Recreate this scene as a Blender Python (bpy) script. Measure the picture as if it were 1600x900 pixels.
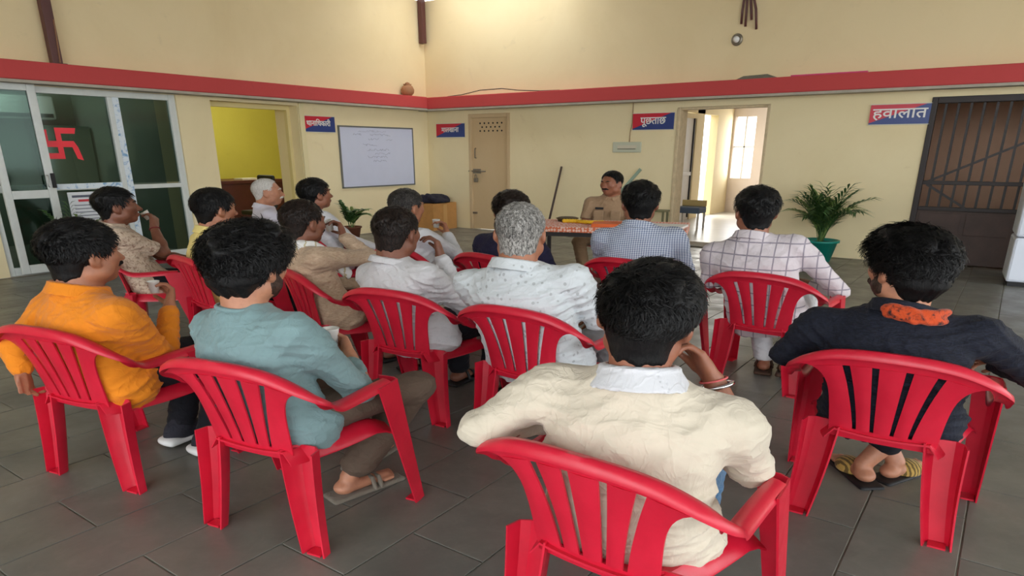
import bpy, math, random
import numpy as np
from mathutils import Vector, Matrix

random.seed(7); rng = np.random.default_rng(7)
SC = bpy.context.scene
COL = SC.collection
for _o in list(bpy.data.objects): bpy.data.objects.remove(_o)

# ------------------------------------------------------------------ camera, sky, light, exposure
cam_d = bpy.data.cameras.new('camera'); cam = bpy.data.objects.new('camera', cam_d); COL.objects.link(cam)
cam_d.sensor_width = 36.0; cam_d.lens = 1059.0 / 1600 * 36; cam_d.shift_y = 166 / 1600
cam_d.clip_end = 200
cam.location = (0, 0, 1.5); cam.rotation_euler = (math.radians(90 - 19.7), 0, math.radians(35.5))
SC.camera = cam

world = bpy.data.worlds.new('overcast_sky'); SC.world = world; world.use_nodes = True
_n = world.node_tree.nodes; _bg = _n['Background']
_bg.inputs[0].default_value = (0.93, 0.97, 1.0, 1); _bg.inputs[1].default_value = 4.3

def area(name, loc, rot, sx, sy, power, col=(1, 1, 1)):
    d = bpy.data.lights.new(name, 'AREA'); d.shape = 'RECTANGLE'; d.size = sx; d.size_y = sy; d.energy = power; d.color = col
    o = bpy.data.objects.new(name, d); COL.objects.link(o); o.location = loc; o.rotation_euler = rot
    return o

SC.view_settings.view_transform = 'Standard'; SC.view_settings.look = 'None'
SC.view_settings.gamma = 1.0; SC.view_settings.use_curve_mapping = False
SC.view_settings.exposure = 0.12

# ------------------------------------------------------------------ materials
def srgb(r, g, b):
    f = lambda c: (c / 255 / 12.92) if c / 255 <= 0.04045 else ((c / 255 + 0.055) / 1.055) ** 2.4
    return (f(r), f(g), f(b), 1.0)

class NT:
    """small node-tree writer"""
    def __init__(s, m): s.t = m.node_tree; s.n = s.t.nodes; s.l = s.t.links; s.b = s.n['Principled BSDF']
    def add(s, ty, **kw):
        n = s.n.new(ty)
        for k, v in kw.items():
            if k.startswith('_'): setattr(n, k[1:], v)
        return n
    def link(s, a, b): s.l.new(a, b)
    def coord(s, out='Object', scale=None):
        c = s.add('ShaderNodeTexCoord').outputs[out]
        if scale is not None:
            m = s.add('ShaderNodeMapping'); m.inputs['Scale'].default_value = scale; s.link(c, m.inputs[0]); c = m.outputs[0]
        return c
    def noise(s, vec, scale, detail=4, rough=0.6, dist=0.0):
        n = s.add('ShaderNodeTexNoise'); s.link(vec, n.inputs['Vector']); n.inputs['Scale'].default_value = scale
        n.inputs['Detail'].default_value = detail; n.inputs['Roughness'].default_value = rough; n.inputs['Distortion'].default_value = dist
        return n.outputs['Fac']
    def ramp(s, fac, p0, p1, c0=(0, 0, 0, 1), c1=(1, 1, 1, 1)):
        r = s.add('ShaderNodeValToRGB'); s.link(fac, r.inputs[0]); e = r.color_ramp.elements
        e[0].position = p0; e[1].position = p1; e[0].color = c0; e[1].color = c1
        return r.outputs[0]
    def mix(s, fac, a, b, mode='MIX'):
        m = s.add('ShaderNodeMix'); m.data_type = 'RGBA'; m.blend_type = mode
        for v, i in ((fac, 0), (a, 6), (b, 7)):
            if hasattr(v, 'is_linked') or hasattr(v, 'links'): s.link(v, m.inputs[i])
            else: m.inputs[i].default_value = v
        return m.outputs[2]
    def math(s, op, a, b=0.0, c=0.0):
        m = s.add('ShaderNodeMath'); m.operation = op
        for i, v in enumerate((a, b, c)):
            if hasattr(v, 'links'): s.link(v, m.inputs[i])
            else: m.inputs[i].default_value = v
        return m.outputs[0]
    def xyz(s, vec):
        n = s.add('ShaderNodeSeparateXYZ'); s.link(vec, n.inputs[0]); return n.outputs
    def bump(s, h, strength=0.3, dist=0.01):
        b = s.add('ShaderNodeBump'); b.inputs['Strength'].default_value = strength; b.inputs['Distance'].default_value = dist
        s.link(h, b.inputs['Height']); s.link(b.outputs[0], s.b.inputs['Normal'])

MATS = {}
def mat(name, col, rough=0.6, var=0.0, vscale=6.0, bump=0.0, bscale=80.0, metal=0.0, spec=0.5, coat=0.0, trans=0.0, sheen=0.0, sss=0.0):
    if name in MATS: return MATS[name]
    m = bpy.data.materials.new(name); m.use_nodes = True; t = NT(m); b = t.b
    b.inputs['Base Color'].default_value = col; b.inputs['Roughness'].default_value = rough
    b.inputs['Metallic'].default_value = metal; b.inputs['Specular IOR Level'].default_value = spec
    b.inputs['Coat Weight'].default_value = coat; b.inputs['Transmission Weight'].default_value = trans
    b.inputs['Sheen Weight'].default_value = sheen
    if sss:
        b.inputs['Subsurface Weight'].default_value = sss; b.inputs['Subsurface Radius'].default_value = (0.012, 0.005, 0.003)
        b.inputs['Subsurface Scale'].default_value = 0.6
    v = None
    if var or bump: v = t.coord('Object')
    if var:
        f = t.noise(v, vscale, 5, 0.65)
        d = tuple(max(0, c * (1 - var)) for c in col[:3]) + (1,); l = tuple(min(1, c * (1 + var)) for c in col[:3]) + (1,)
        t.link(t.ramp(f, 0.3, 0.72, d, l), b.inputs['Base Color'])
    if bump: t.bump(t.noise(v, bscale, 4, 0.6), bump, 0.004)
    MATS[name] = m
    return m

def wall_mat(name, c, stain):
    m = bpy.data.materials.new(name); m.use_nodes = True; t = NT(m); v = t.coord('Object')
    a = t.noise(v, 0.55, 6, 0.62, 0.6); s2 = t.noise(v, 2.6, 6, 0.7, 1.0); s3 = t.noise(v, 14, 5, 0.6)
    k = t.mix(t.ramp(a, 0.42, 0.74), c, tuple(x * y for x, y in zip(c[:3], (0.93, 0.91, 0.86))) + (1,))
    k = t.mix(t.math('MULTIPLY', t.ramp(s2, 0.62, 0.80), 0.45), k, stain)
    k = t.mix(t.math('MULTIPLY', t.ramp(s3, 0.64, 0.78), 0.18), k, stain)
    t.link(k, t.b.inputs['Base Color']); t.b.inputs['Roughness'].default_value = 0.78
    t.bump(t.noise(v, 9, 8, 0.7), 0.25, 0.01)
    MATS[name] = m
    return m

def cloth(name, col, rough=0.85, kind=None, col2=None, p=None, weave=900.0):
    if name in MATS: return MATS[name]
    m = bpy.data.materials.new(name); m.use_nodes = True; t = NT(m); b = t.b
    v = t.coord('Object'); x, y, z = t.xyz(v)
    base = t.ramp(t.noise(v, 9, 4, 0.6), 0.3, 0.75, tuple(c * 0.93 for c in col[:3]) + (1,), tuple(min(1, c * 1.05) for c in col[:3]) + (1,))
    out = base
    if kind == 'window':       # thin window-pane lines
        s, w = p; fx = t.math('FRACT', t.math('MULTIPLY', x, s)); fz = t.math('FRACT', t.math('MULTIPLY', z, s))
        ln = t.math('MAXIMUM', t.math('LESS_THAN', fx, w), t.math('LESS_THAN', fz, w))
        out = t.mix(t.math('MULTIPLY', ln, 0.75), base, col2)
    elif kind == 'gingham':
        s, w = p; fx = t.math('LESS_THAN', t.math('FRACT', t.math('MULTIPLY', x, s)), w); fz = t.math('LESS_THAN', t.math('FRACT', t.math('MULTIPLY', z, s * 1.3)), w)
        ln = t.math('MULTIPLY', t.math('ADD', fx, fz), 0.5)
        out = t.mix(ln, base, col2)
    elif kind == 'stripe':
        s, w = p; n = t.noise(v, 30, 3, 0.6)
        fx = t.math('FRACT', t.math('ADD', t.math('MULTIPLY', t.math('ADD', x, y), s), t.math('MULTIPLY', n, 0.9)))
        out = t.mix(t.math('MULTIPLY', t.math('LESS_THAN', fx, w), 0.7), base, col2)
    elif kind == 'weave':
        n = t.noise(t.coord('Object', (1, 1, 6)), p[0], 3, 0.7)
        out = t.mix(t.ramp(n, 0.45, 0.6), base, col2)
    elif kind == 'dots':
        vn = t.add('ShaderNodeTexVoronoi'); t.link(v, vn.inputs['Vector']); vn.inputs['Scale'].default_value = p[0]; vn.inputs['Randomness'].default_value = 0.55
        out = t.mix(t.math('LESS_THAN', vn.outputs['Distance'], p[1]), base, col2)
    elif kind == 'blotch':
        n = t.noise(v, p[0], 6, 0.75, 0.6); out = t.mix(t.ramp(n, p[1], p[1] + 0.12), base, col2)
    t.link(out, b.inputs['Base Color']); b.inputs['Roughness'].default_value = rough
    b.inputs['Sheen Weight'].default_value = 0.12 if max(col[:3]) > .15 else 0.02; b.inputs['Specular IOR Level'].default_value = 0.25
    r1 = t.ramp(t.math('ABSOLUTE', t.math('SUBTRACT', t.noise(t.coord('Object', (1, 1, 1.9)), 5.5, 2, 0.5, 0.9), 0.5)), 0.0, 0.075)
    r2 = t.ramp(t.math('ABSOLUTE', t.math('SUBTRACT', t.noise(t.coord('Object', (1.5, 1.2, 1)), 10, 2, 0.5, 1.2), 0.5)), 0.0, 0.07)
    h = t.math('ADD', t.math('MULTIPLY', r1, -0.55), t.math('MULTIPLY', r2, -0.3))
    t.bump(t.math('ADD', h, t.math('ADD', t.math('MULTIPLY', t.noise(v, weave, 2, 0.5), 0.05), t.math('MULTIPLY', t.noise(v, 26, 4, 0.6, 0.4), 0.5))), 0.34, 0.012)
    MATS[name] = m
    return m

def hair_mat(name, col, col2, mixp=(0.45, 0.7)):
    if name in MATS: return MATS[name]
    m = bpy.data.materials.new(name); m.use_nodes = True; t = NT(m)
    v = t.coord('Object', (1.0, 1.0, 0.35)); n = t.noise(v, 95, 4, 0.75, 1.5)
    t.link(t.ramp(n, mixp[0], mixp[1], col, col2), t.b.inputs['Base Color'])
    t.b.inputs['Roughness'].default_value = 0.48; t.b.inputs['Specular IOR Level'].default_value = 0.22
    t.bump(n, 0.5, 0.004)
    MATS[name] = m
    return m

def skin_mat(name, col):
    if name in MATS: return MATS[name]
    m = bpy.data.materials.new(name); m.use_nodes = True; t = NT(m); v = t.coord('Object')
    n = t.noise(v, 22, 5, 0.6)
    d = (col[0] * 0.86, col[1] * 0.80, col[2] * 0.80, 1); l = (min(1, col[0] * 1.1), col[1] * 1.06, col[2] * 1.04, 1)
    t.link(t.ramp(n, 0.35, 0.7, d, l), t.b.inputs['Base Color']); t.b.inputs['Roughness'].default_value = 0.48
    t.b.inputs['Subsurface Weight'].default_value = 0.12; t.b.inputs['Subsurface Radius'].default_value = (0.012, 0.005, 0.003); t.b.inputs['Subsurface Scale'].default_value = 0.5
    t.bump(t.noise(v, 300, 3, 0.6), 0.12, 0.003)
    MATS[name] = m
    return m

# ------------------------------------------------------------------ mesh helpers
class MB:
    def __init__(s): s.v = []; s.f = []
    def add(s, vs, fs):
        b = len(s.v); s.v += [tuple(map(float, p)) for p in vs]; s.f += [tuple(b + i for i in f) for f in fs]; return s
    def box(s, x0, x1, y0, y1, z0, z1):
        vs = [(x, y, z) for z in (z0, z1) for y in (y0, y1) for x in (x0, x1)]
        return s.add(vs, [(0, 2, 3, 1), (4, 5, 7, 6), (0, 1, 5, 4), (2, 6, 7, 3), (0, 4, 6, 2), (1, 3, 7, 5)])
    def bar(s, a, b, w, h, up=(0, 0, 1)):
        a = np.array(a, float); b = np.array(b, float); d = b - a; d /= np.linalg.norm(d)
        r = np.cross(d, np.array(up, float)); r /= np.linalg.norm(r) + 1e-12; u = np.cross(r, d)
        vs = [p + r * (i * w / 2) + u * (j * h / 2) for p in (a, b) for i, j in ((-1, -1), (1, -1), (1, 1), (-1, 1))]
        return s.add(vs, [(0, 3, 2, 1), (4, 5, 6, 7), (0, 1, 5, 4), (1, 2, 6, 5), (2, 3, 7, 6), (3, 0, 4, 7)])
    def tube(s, pts, r, n=8, caps=True):
        pts = [np.array(p, float) for p in pts]; rs = r if hasattr(r, '__len__') else [r] * len(pts); vs = []; fs = []
        up = np.array((0.13, 0.27, 0.95))
        for i, p in enumerate(pts):
            d = pts[min(i + 1, len(pts) - 1)] - pts[max(i - 1, 0)]; d /= np.linalg.norm(d) + 1e-12
            e = np.cross(d, up); e /= np.linalg.norm(e) + 1e-12; g = np.cross(d, e)
            for k in range(n):
                a = 2 * math.pi * k / n; vs.append(p + rs[i] * (math.cos(a) * e + math.sin(a) * g))
        for i in range(len(pts) - 1):
            for k in range(n): fs.append((i * n + k, (i + 1) * n + k, (i + 1) * n + (k + 1) % n, i * n + (k + 1) % n))
        if caps: fs += [tuple(range(n)), tuple(range((len(pts) - 1) * n, len(pts) * n))[::-1]]
        return s.add(vs, fs)
    def lathe(s, prof, c=(0, 0, 0), n=20, caps=(True, True)):
        vs = [(c[0] + r * math.cos(2 * math.pi * k / n), c[1] + r * math.sin(2 * math.pi * k / n), c[2] + z) for r, z in prof for k in range(n)]
        fs = [(i * n + k, i * n + (k + 1) % n, (i + 1) * n + (k + 1) % n, (i + 1) * n + k) for i in range(len(prof) - 1) for k in range(n)]
        if caps[0]: fs.append(tuple(range(n))[::-1])
        if caps[1]: fs.append(tuple(range((len(prof) - 1) * n, len(prof) * n)))
        return s.add(vs, fs)
    def grid(s, P, closed=False):
        """P: (m,n,3) surface grid"""
        m, n = len(P), len(P[0]); vs = [P[i][j] for i in range(m) for j in range(n)]
        fs = [(i * n + j, i * n + j + 1, (i + 1) * n + j + 1, (i + 1) * n + j) for i in range(m - 1) for j in range(n - 1)]
        return s.add(vs, fs)
    def slab(s, P, N, th):
        """closed sheet: grid P offset along N by th"""
        P = np.asarray(P, float); N = np.asarray(N, float); Q = P + N * th; m, n = P.shape[:2]; b = m * n
        vs = list(P.reshape(-1, 3)) + list(Q.reshape(-1, 3)); fs = []
        for i in range(m - 1):
            for j in range(n - 1):
                q = (i * n + j, i * n + j + 1, (i + 1) * n + j + 1, (i + 1) * n + j)
                fs.append(q[::-1]); fs.append(tuple(b + k for k in q))
        for i in range(m - 1):
            for j in (0, n - 1):
                q = (i * n + j, (i + 1) * n + j, b + (i + 1) * n + j, b + i * n + j); fs.append(q if j == n - 1 else q[::-1])
        for j in range(n - 1):
            for i in (0, m - 1):
                q = (i * n + j, i * n + j + 1, b + i * n + j + 1, b + i * n + j); fs.append(q[::-1] if i == m - 1 else q)
        return s.add(vs, fs)
    def mesh(s, name, m, smooth=False, fix=True):
        me = bpy.data.meshes.new(name); me.from_pydata(s.v, [], s.f); me.update()
        if fix:
            import bmesh
            bm = bmesh.new(); bm.from_mesh(me); bmesh.ops.recalc_face_normals(bm, faces=bm.faces); bm.to_mesh(me); bm.free()
        if smooth: me.polygons.foreach_set('use_smooth', [True] * len(me.polygons))
        if m: me.materials.append(m)
        return me
    def build(s, name, m, parent=None, smooth=False, bevel=0.0, loc=None, rotz=0.0):
        return link(name, s.mesh(name, m, smooth), parent, bevel, loc, rotz)

def link(name, me, parent=None, bevel=0.0, loc=None, rotz=0.0):
    o = bpy.data.objects.new(name, me); COL.objects.link(o)
    if parent: o.parent = parent
    if loc is not None: o.location = loc
    if rotz: o.rotation_euler = (0, 0, rotz)
    if bevel:
        b = o.modifiers.new('bevel', 'BEVEL'); b.width = bevel; b.segments = 2; b.limit_method = 'ANGLE'
    return o

def autosmooth(o, ang=40):
    me = o.data; me.polygons.foreach_set('use_smooth', [True] * len(me.polygons))
    try: me.set_sharp_from_angle(angle=math.radians(ang))
    except Exception: pass
    return o

def empty(name, loc=(0, 0, 0), rotz=0.0):
    o = bpy.data.objects.new(name, None); COL.objects.link(o); o.empty_display_size = 0.1
    o.location = loc; o.rotation_euler = (0, 0, rotz); return o
def tag(o, label, cat, group=None):
    o['label'] = label; o['category'] = cat
    if group: o['group'] = group
    return o
def struct(o, label=None):
    o['kind'] = 'structure'
    if label: o['label'] = label
    return o
def copy_tree(o, parent=None):
    c = o.copy(); COL.objects.link(c); c.parent = parent
    for ch in o.children: copy_tree(ch, c)
    return c

# ------------------------------------------------------------------ signed-distance modelling (bodies, clothes, hair)
class SDF:
    def __init__(s, lo, hi, v):
        s.lo = np.array(lo, np.float32); s.v = v; s.n = np.maximum(4, np.ceil((np.array(hi) - np.array(lo)) / v).astype(int) + 1)
        s.ax = [(s.lo[i] + v * np.arange(s.n[i])).astype(np.float32) for i in range(3)]
        s.d = np.full(tuple(s.n), 0.3, np.float32)
    def sub(s, lo, hi):
        a = [max(0, int(math.floor((lo[i] - s.lo[i]) / s.v))) for i in range(3)]; b = [min(int(s.n[i]), int(math.ceil((hi[i] - s.lo[i]) / s.v)) + 1) for i in range(3)]
        if any(b[i] <= a[i] for i in range(3)): return None
        sl = tuple(slice(a[i], b[i]) for i in range(3))
        return sl, s.ax[0][sl[0]][:, None, None], s.ax[1][sl[1]][None, :, None], s.ax[2][sl[2]][None, None, :]
    def put(s, fn, lo, hi, k=0.02, mode='u'):
        m = k + 0.03; q = s.sub(np.array(lo) - m, np.array(hi) + m)
        if q is None: return
        sl, X, Y, Z = q; e = fn(X, Y, Z).astype(np.float32); d = s.d[sl]
        if mode == 'u':
            if k <= 0: s.d[sl] = np.minimum(d, e); return
            h = np.maximum(k - np.abs(d - e), 0) / k; s.d[sl] = np.minimum(d, e) - h * h * k * 0.25
        else:
            e = -e; kk = max(k, 1e-5); h = np.maximum(kk - np.abs(d - e), 0) / kk; s.d[sl] = np.maximum(d, e) + h * h * kk * 0.25
    def cone(s, a, b, ra, rb, k=0.02, mode='u'):
        a = np.array(a, float); b = np.array(b, float); ba = b - a; L2 = max(ba @ ba, 1e-9)
        def fn(X, Y, Z):
            px, py, pz = X - a[0], Y - a[1], Z - a[2]; t = np.clip((px * ba[0] + py * ba[1] + pz * ba[2]) / L2, 0, 1)
            return np.sqrt((px - t * ba[0]) ** 2 + (py - t * ba[1]) ** 2 + (pz - t * ba[2]) ** 2) - (ra + (rb - ra) * t)
        r = max(ra, rb); s.put(fn, np.minimum(a, b) - r, np.maximum(a, b) + r, k, mode)
    def chain(s, pts, rs, k=0.02):
        for i in range(len(pts) - 1): s.cone(pts[i], pts[i + 1], rs[i], rs[i + 1], k)
    def ell(s, c, r, R=None, k=0.02, mode='u'):
        c = np.array(c, float); r = np.array(r, float); R = np.eye(3) if R is None else R
        def fn(X, Y, Z):
            p = (X - c[0], Y - c[1], Z - c[2]); q = [p[0] * R[0, i] + p[1] * R[1, i] + p[2] * R[2, i] for i in range(3)]
            k0 = np.sqrt(sum((q[i] / r[i]) ** 2 for i in range(3))); k1 = np.sqrt(sum((q[i] / r[i] ** 2) ** 2 for i in range(3))) + 1e-6
            return k0 * (k0 - 1) / k1
        m = r.max(); s.put(fn, c - m, c + m, k, mode)
    def box(s, c, h, R=None, rnd=0.01, k=0.01, mode='u'):
        c = np.array(c, float); R = np.eye(3) if R is None else R
        def fn(X, Y, Z):
            p = (X - c[0], Y - c[1], Z - c[2]); q = [np.abs(p[0] * R[0, i] + p[1] * R[1, i] + p[2] * R[2, i]) - (h[i] - rnd) for i in range(3)]
            return np.sqrt(sum(np.maximum(a, 0) ** 2 for a in q)) + np.minimum(np.maximum(np.maximum(q[0], q[1]), q[2]), 0) - rnd
        m = math.sqrt(sum(a * a for a in h)); s.put(fn, c - m, c + m, k, mode)
    def field(s, fn):
        X, Y, Z = s.ax[0][:, None, None], s.ax[1][None, :, None], s.ax[2][None, None, :]; s.d = fn(s.d, X, Y, Z).astype(np.float32)
    def polys(s):
        d = s.d
        for i in range(3):   # close the surface at the box edge
            ix = [slice(None)] * 3; ix[i] = 0; d[tuple(ix)] = np.maximum(d[tuple(ix)], 0.001); ix[i] = -1; d[tuple(ix)] = np.maximum(d[tuple(ix)], 0.001)
        g = d < 0; nx, ny, nz = d.shape
        c = [(i, j, k) for i in (0, 1) for j in (0, 1) for k in (0, 1)]
        sl = lambda i, j, k: (slice(i, nx - 1 + i), slice(j, ny - 1 + j), slice(k, nz - 1 + k))
        anyv = np.zeros((nx - 1, ny - 1, nz - 1), bool); allv = np.ones_like(anyv)
        for q in c: b = g[sl(*q)]; anyv |= b; allv &= b
        act = anyv & ~allv; I = np.argwhere(act)
        if len(I) == 0: return np.zeros((0, 3)), np.zeros((0, 4), int)
        idx = np.full(act.shape, -1, np.int32); idx[act] = np.arange(len(I))
        acc = np.zeros((len(I), 3)); cnt = np.zeros(len(I)); val = {q: d[I[:, 0] + q[0], I[:, 1] + q[1], I[:, 2] + q[2]] for q in c}
        for a in c:
            for ax in range(3):
                if a[ax] == 0:
                    b = list(a); b[ax] = 1; b = tuple(b); va, vb = val[a], val[b]; m = (va < 0) != (vb < 0)
                    t = va[m] / (va[m] - vb[m]); P = np.tile(np.array(a, float), (m.sum(), 1)); P[:, ax] = t
                    acc[m] += P; cnt[m] += 1
        V = (I + acc / cnt[:, None]) * s.v + s.lo; F = []
        for ax in range(3):
            o1, o2 = (ax + 1) % 3, (ax + 2) % 3
            lo = [slice(None)] * 3; hi = [slice(None)] * 3; lo[ax] = slice(0, -1); hi[ax] = slice(1, None)
            A = g[tuple(lo)]; B = g[tuple(hi)]; E = np.argwhere(A != B)
            E = E[(E[:, o1] > 0) & (E[:, o2] > 0) & (E[:, o1] < d.shape[o1] - 1) & (E[:, o2] < d.shape[o2] - 1)]
            if len(E) == 0: continue
            q = []
            for u, w in ((-1, -1), (0, -1), (0, 0), (-1, 0)):
                e = E.copy(); e[:, o1] += u; e[:, o2] += w; q.append(idx[e[:, 0], e[:, 1], e[:, 2]])
            q = np.stack(q, 1); ins = A[E[:, 0], E[:, 1], E[:, 2]]; q[~ins] = q[~ins][:, ::-1]; F.append(q)
        F = np.concatenate(F); F = F[(F >= 0).all(1)]
        return V, F
    def mesh(s, name, m, scale=(1, 1, 1)):
        V, F = s.polys(); return mesh_np(name, V, F, m, scale)
def mesh_np(name, V, F, m, scale=(1, 1, 1)):
    V = V * np.array(scale); me = bpy.data.meshes.new(name); me.vertices.add(len(V)); me.vertices.foreach_set('co', V.astype(np.float32).ravel())
    me.loops.add(len(F) * 4); me.loops.foreach_set('vertex_index', F.astype(np.int32).ravel())
    me.polygons.add(len(F)); me.polygons.foreach_set('loop_start', np.arange(0, len(F) * 4, 4, dtype=np.int32)); me.polygons.foreach_set('loop_total', np.full(len(F), 4, np.int32))
    me.polygons.foreach_set('use_smooth', np.ones(len(F), bool)); me.update(); me.validate()
    if m: me.materials.append(m)
    return me

# ------------------------------------------------------------------ materials of the place
M_wall = wall_mat('cream_wall_paint', srgb(240, 224, 182), srgb(206, 180, 132))
M_wall_up = wall_mat('cream_paint_upper_lighting', srgb(238, 218, 174), srgb(206, 188, 150))  # same paint as below; the upper wall's lighting is put into this colour
M_yellow = wall_mat('lime_yellow_wall_paint', srgb(202, 192, 84), srgb(180, 170, 76))
M_green = wall_mat('grey_green_wall_paint', srgb(140, 152, 142), srgb(112, 124, 114))
M_pink = wall_mat('pale_pink_plaster', srgb(232, 218, 208), srgb(190, 170, 150))
M_ceil = mat('roof_sheet', srgb(205, 205, 200), 0.6, 0.08, 2)
M_red = wall_mat('red_ledge_paint', srgb(196, 70, 70), srgb(150, 60, 62))
M_grey = mat('grey_cement', srgb(178, 170, 155), 0.85, 0.12, 5, 0.3, 30)
M_brownsteel = mat('brown_painted_steel', srgb(92, 52, 48), 0.5, 0.15, 8)
M_gate = mat('dark_gate_steel', srgb(38, 28, 26), 0.5, 0.22, 5)
M_gate_panel = mat('dark_gate_sheet', srgb(72, 55, 49), 0.6, 0.25, 4)
M_alu = mat('white_powder_aluminium', srgb(214, 218, 214), 0.4, 0.06, 8, metal=0.0)
M_dark = mat('black_matt', srgb(22, 22, 24), 0.6)
M_steel = mat('worn_steel', srgb(140, 132, 118), 0.4, 0.1, 20, metal=0.7)
M_white = mat('white_paint', srgb(232, 232, 230), 0.5, 0.04, 10)
M_doorpaint = wall_mat('beige_door_paint', srgb(208, 182, 142), srgb(176, 150, 112))

# film: protective plastic strip, white with blue print
_m = bpy.data.materials.new('blue_print_film'); _m.use_nodes = True; _t = NT(_m)
_t.link(_t.ramp(_t.noise(_t.coord('Object'), 9, 3, 0.7, 1.2), 0.5, 0.66, srgb(222, 232, 240), srgb(120, 165, 205)), _t.b.inputs['Base Color']); _t.b.inputs['Roughness'].default_value = 0.3
M_film = _m
# kota stone
_m = bpy.data.materials.new('kota_stone'); _m.use_nodes = True; _t = NT(_m)
_v = _t.coord('Object'); _oi = _t.add('ShaderNodeObjectInfo')
_geo = _t.add('ShaderNodeNewGeometry'); _p = _geo.outputs['Position']
_a = _t.noise(_p, 1.3, 6, 0.65, 0.5); _b2 = _t.noise(_p, 11, 6, 0.7, 0.8)
_k = _t.ramp(_a, 0.35, 0.7, srgb(100, 98, 92), srgb(126, 126, 118))
_k = _t.mix(_t.math('MULTIPLY', _t.ramp(_b2, 0.5, 0.75), 0.35), _k, srgb(138, 136, 127))
_k = _t.mix(_t.math('MULTIPLY', _oi.outputs['Random'], 0.30), _k, srgb(92, 92, 89))
_t.link(_k, _t.b.inputs['Base Color'])
_t.link(_t.ramp(_t.noise(_p, 3.2, 5, 0.6), 0.35, 0.7, (0.30,) * 3 + (1,), (0.52,) * 3 + (1,)), _t.b.inputs['Roughness'])
_t.bump(_t.noise(_p, 7, 6, 0.65), 0.10, 0.01)
M_stone = _m
M_grout = mat('pale_grout', srgb(128, 124, 112), 0.9, 0.15, 12)

# dark tinted glass
_m = bpy.data.materials.new('dark_tinted_glass'); _m.use_nodes = True; _t = NT(_m)
_tr = _t.add('ShaderNodeBsdfTransparent'); _tr.inputs[0].default_value = (0.53, 0.60, 0.57, 1)
_gl = _t.add('ShaderNodeBsdfGlossy'); _gl.inputs[0].default_value = (0.40, 0.50, 0.45, 1); _gl.inputs['Roughness'].default_value = 0.06
_mx = _t.add('ShaderNodeMixShader'); _fr = _t.add('ShaderNodeFresnel'); _fr.inputs[0].default_value = 1.5
_t.link(_fr.outputs[0], _mx.inputs[0]); _t.link(_tr.outputs[0], _mx.inputs[1]); _t.link(_gl.outputs[0], _mx.inputs[2])
_t.link(_mx.outputs[0], _t.n['Material Output'].inputs['Surface'])
M_glass = _m

# ------------------------------------------------------------------ setting
XL, YB = -10.15, 11.22
fl = struct(MB().box(-14.2, 7.5, -5, 19.2, -0.16, -0.006).build('floor', M_grout), 'grey stone slab floor with pale joints')
struct(MB().box(-60, 60, -60, 60, -.4, -.2).build('ground', mat('outdoor_concrete', srgb(170, 165, 155), .8, .1, 1)))
TW, TL = 0.375, 0.74
tile_mb = MB(); _e = 0.0035
tile_mb.add([(_e, _e, -0.02), (TW - _e, _e, -0.02), (TW - _e, TL - _e, -0.02), (_e, TL - _e, -0.02), (_e, _e, -0.0015), (TW - _e, _e, -0.0015), (TW - _e, TL - _e, -0.0015), (_e, TL - _e, -0.0015),
             (_e + .002, _e + .002, 0), (TW - _e - .002, _e + .002, 0), (TW - _e - .002, TL - _e - .002, 0), (_e + .002, TL - _e - .002, 0)],
            [(0, 1, 5, 4), (1, 2, 6, 5), (2, 3, 7, 6), (3, 0, 4, 7), (4, 5, 9, 8), (5, 6, 10, 9), (6, 7, 11, 10), (7, 4, 8, 11), (8, 9, 10, 11)])
tile_me = tile_mb.mesh('floor_slab', M_stone)
def on_screen(x, y):
    f = (-math.sin(math.radians(35.5)), math.cos(math.radians(35.5))); r = (f[1], -f[0])
    dz = x * f[0] + y * f[1]; dx = x * r[0] + y * r[1]
    return dz > 1.05 and abs(dx) < dz * 0.76 + 0.4
cells = []
for i in range(-36, 48):
    for j in range(-8, 22):
        x = -2.15 + TW * i; y = 1.40 + TL * j + (TL / 2 if i % 2 else 0) - TL
        if XL - 0.0 <= x and x + TW < 7.4 and y > -4.9 and y + TL < YB + 0.28: cells.append((x, y))
cells.sort(key=lambda c: (not on_screen(c[0] + TW / 2, c[1] + TL / 2), (c[0] + TW / 2) ** 2 + (c[1] + TL / 2) ** 2))
for x, y in cells[:300]:
    o = bpy.data.objects.new('floor_slab', tile_me); COL.objects.link(o); o.location = (x, y, 0); o.parent = fl
rest = MB()
for x, y in cells[300:]: rest.box(x + _e, x + TW - _e, y + _e, y + TL - _e, -0.02, 0)
ro = rest.build('floor_slab_remainder', M_stone, fl); ro['kind'] = 'stuff'
# floors of the rooms behind
struct(MB().box(-14.2, XL, -5, 11.2, -0.006, 0.0).box(-8.5, -2.0, YB + .35, 19.2, -0.006, 0.0).build('floor_back_rooms', mat('pale_cement_floor', srgb(176, 170, 158), 0.35, 0.1, 3)))

ZT, ZL, ZU = 4.25, 2.31, 2.52
TH = 0.62   # left wall thickness
# left wall: glass front Y 3.35..5.85, doorway Y 6.39..7.99
w = MB()
w.box(XL - TH, XL, -5, 3.3, 0, ZL).box(XL - TH, XL, 5.86, 6.39, 0, ZL).box(XL - TH, XL, 7.99, YB + .35, 0, ZL)
w.box(XL - TH, XL, 3.3, 5.86, 2.27, ZL).box(XL - TH, XL, 6.39, 7.99, 2.23, ZL)
struct(w.build('wall_left', M_wall), 'cream painted left wall below the red ledge')
struct(MB().box(XL - .3, XL, -5, YB + .35, ZL, ZT).build('wall_left_upper', M_wall_up), 'upper left wall above the red ledge, lighting tinted into its cream')
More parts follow.
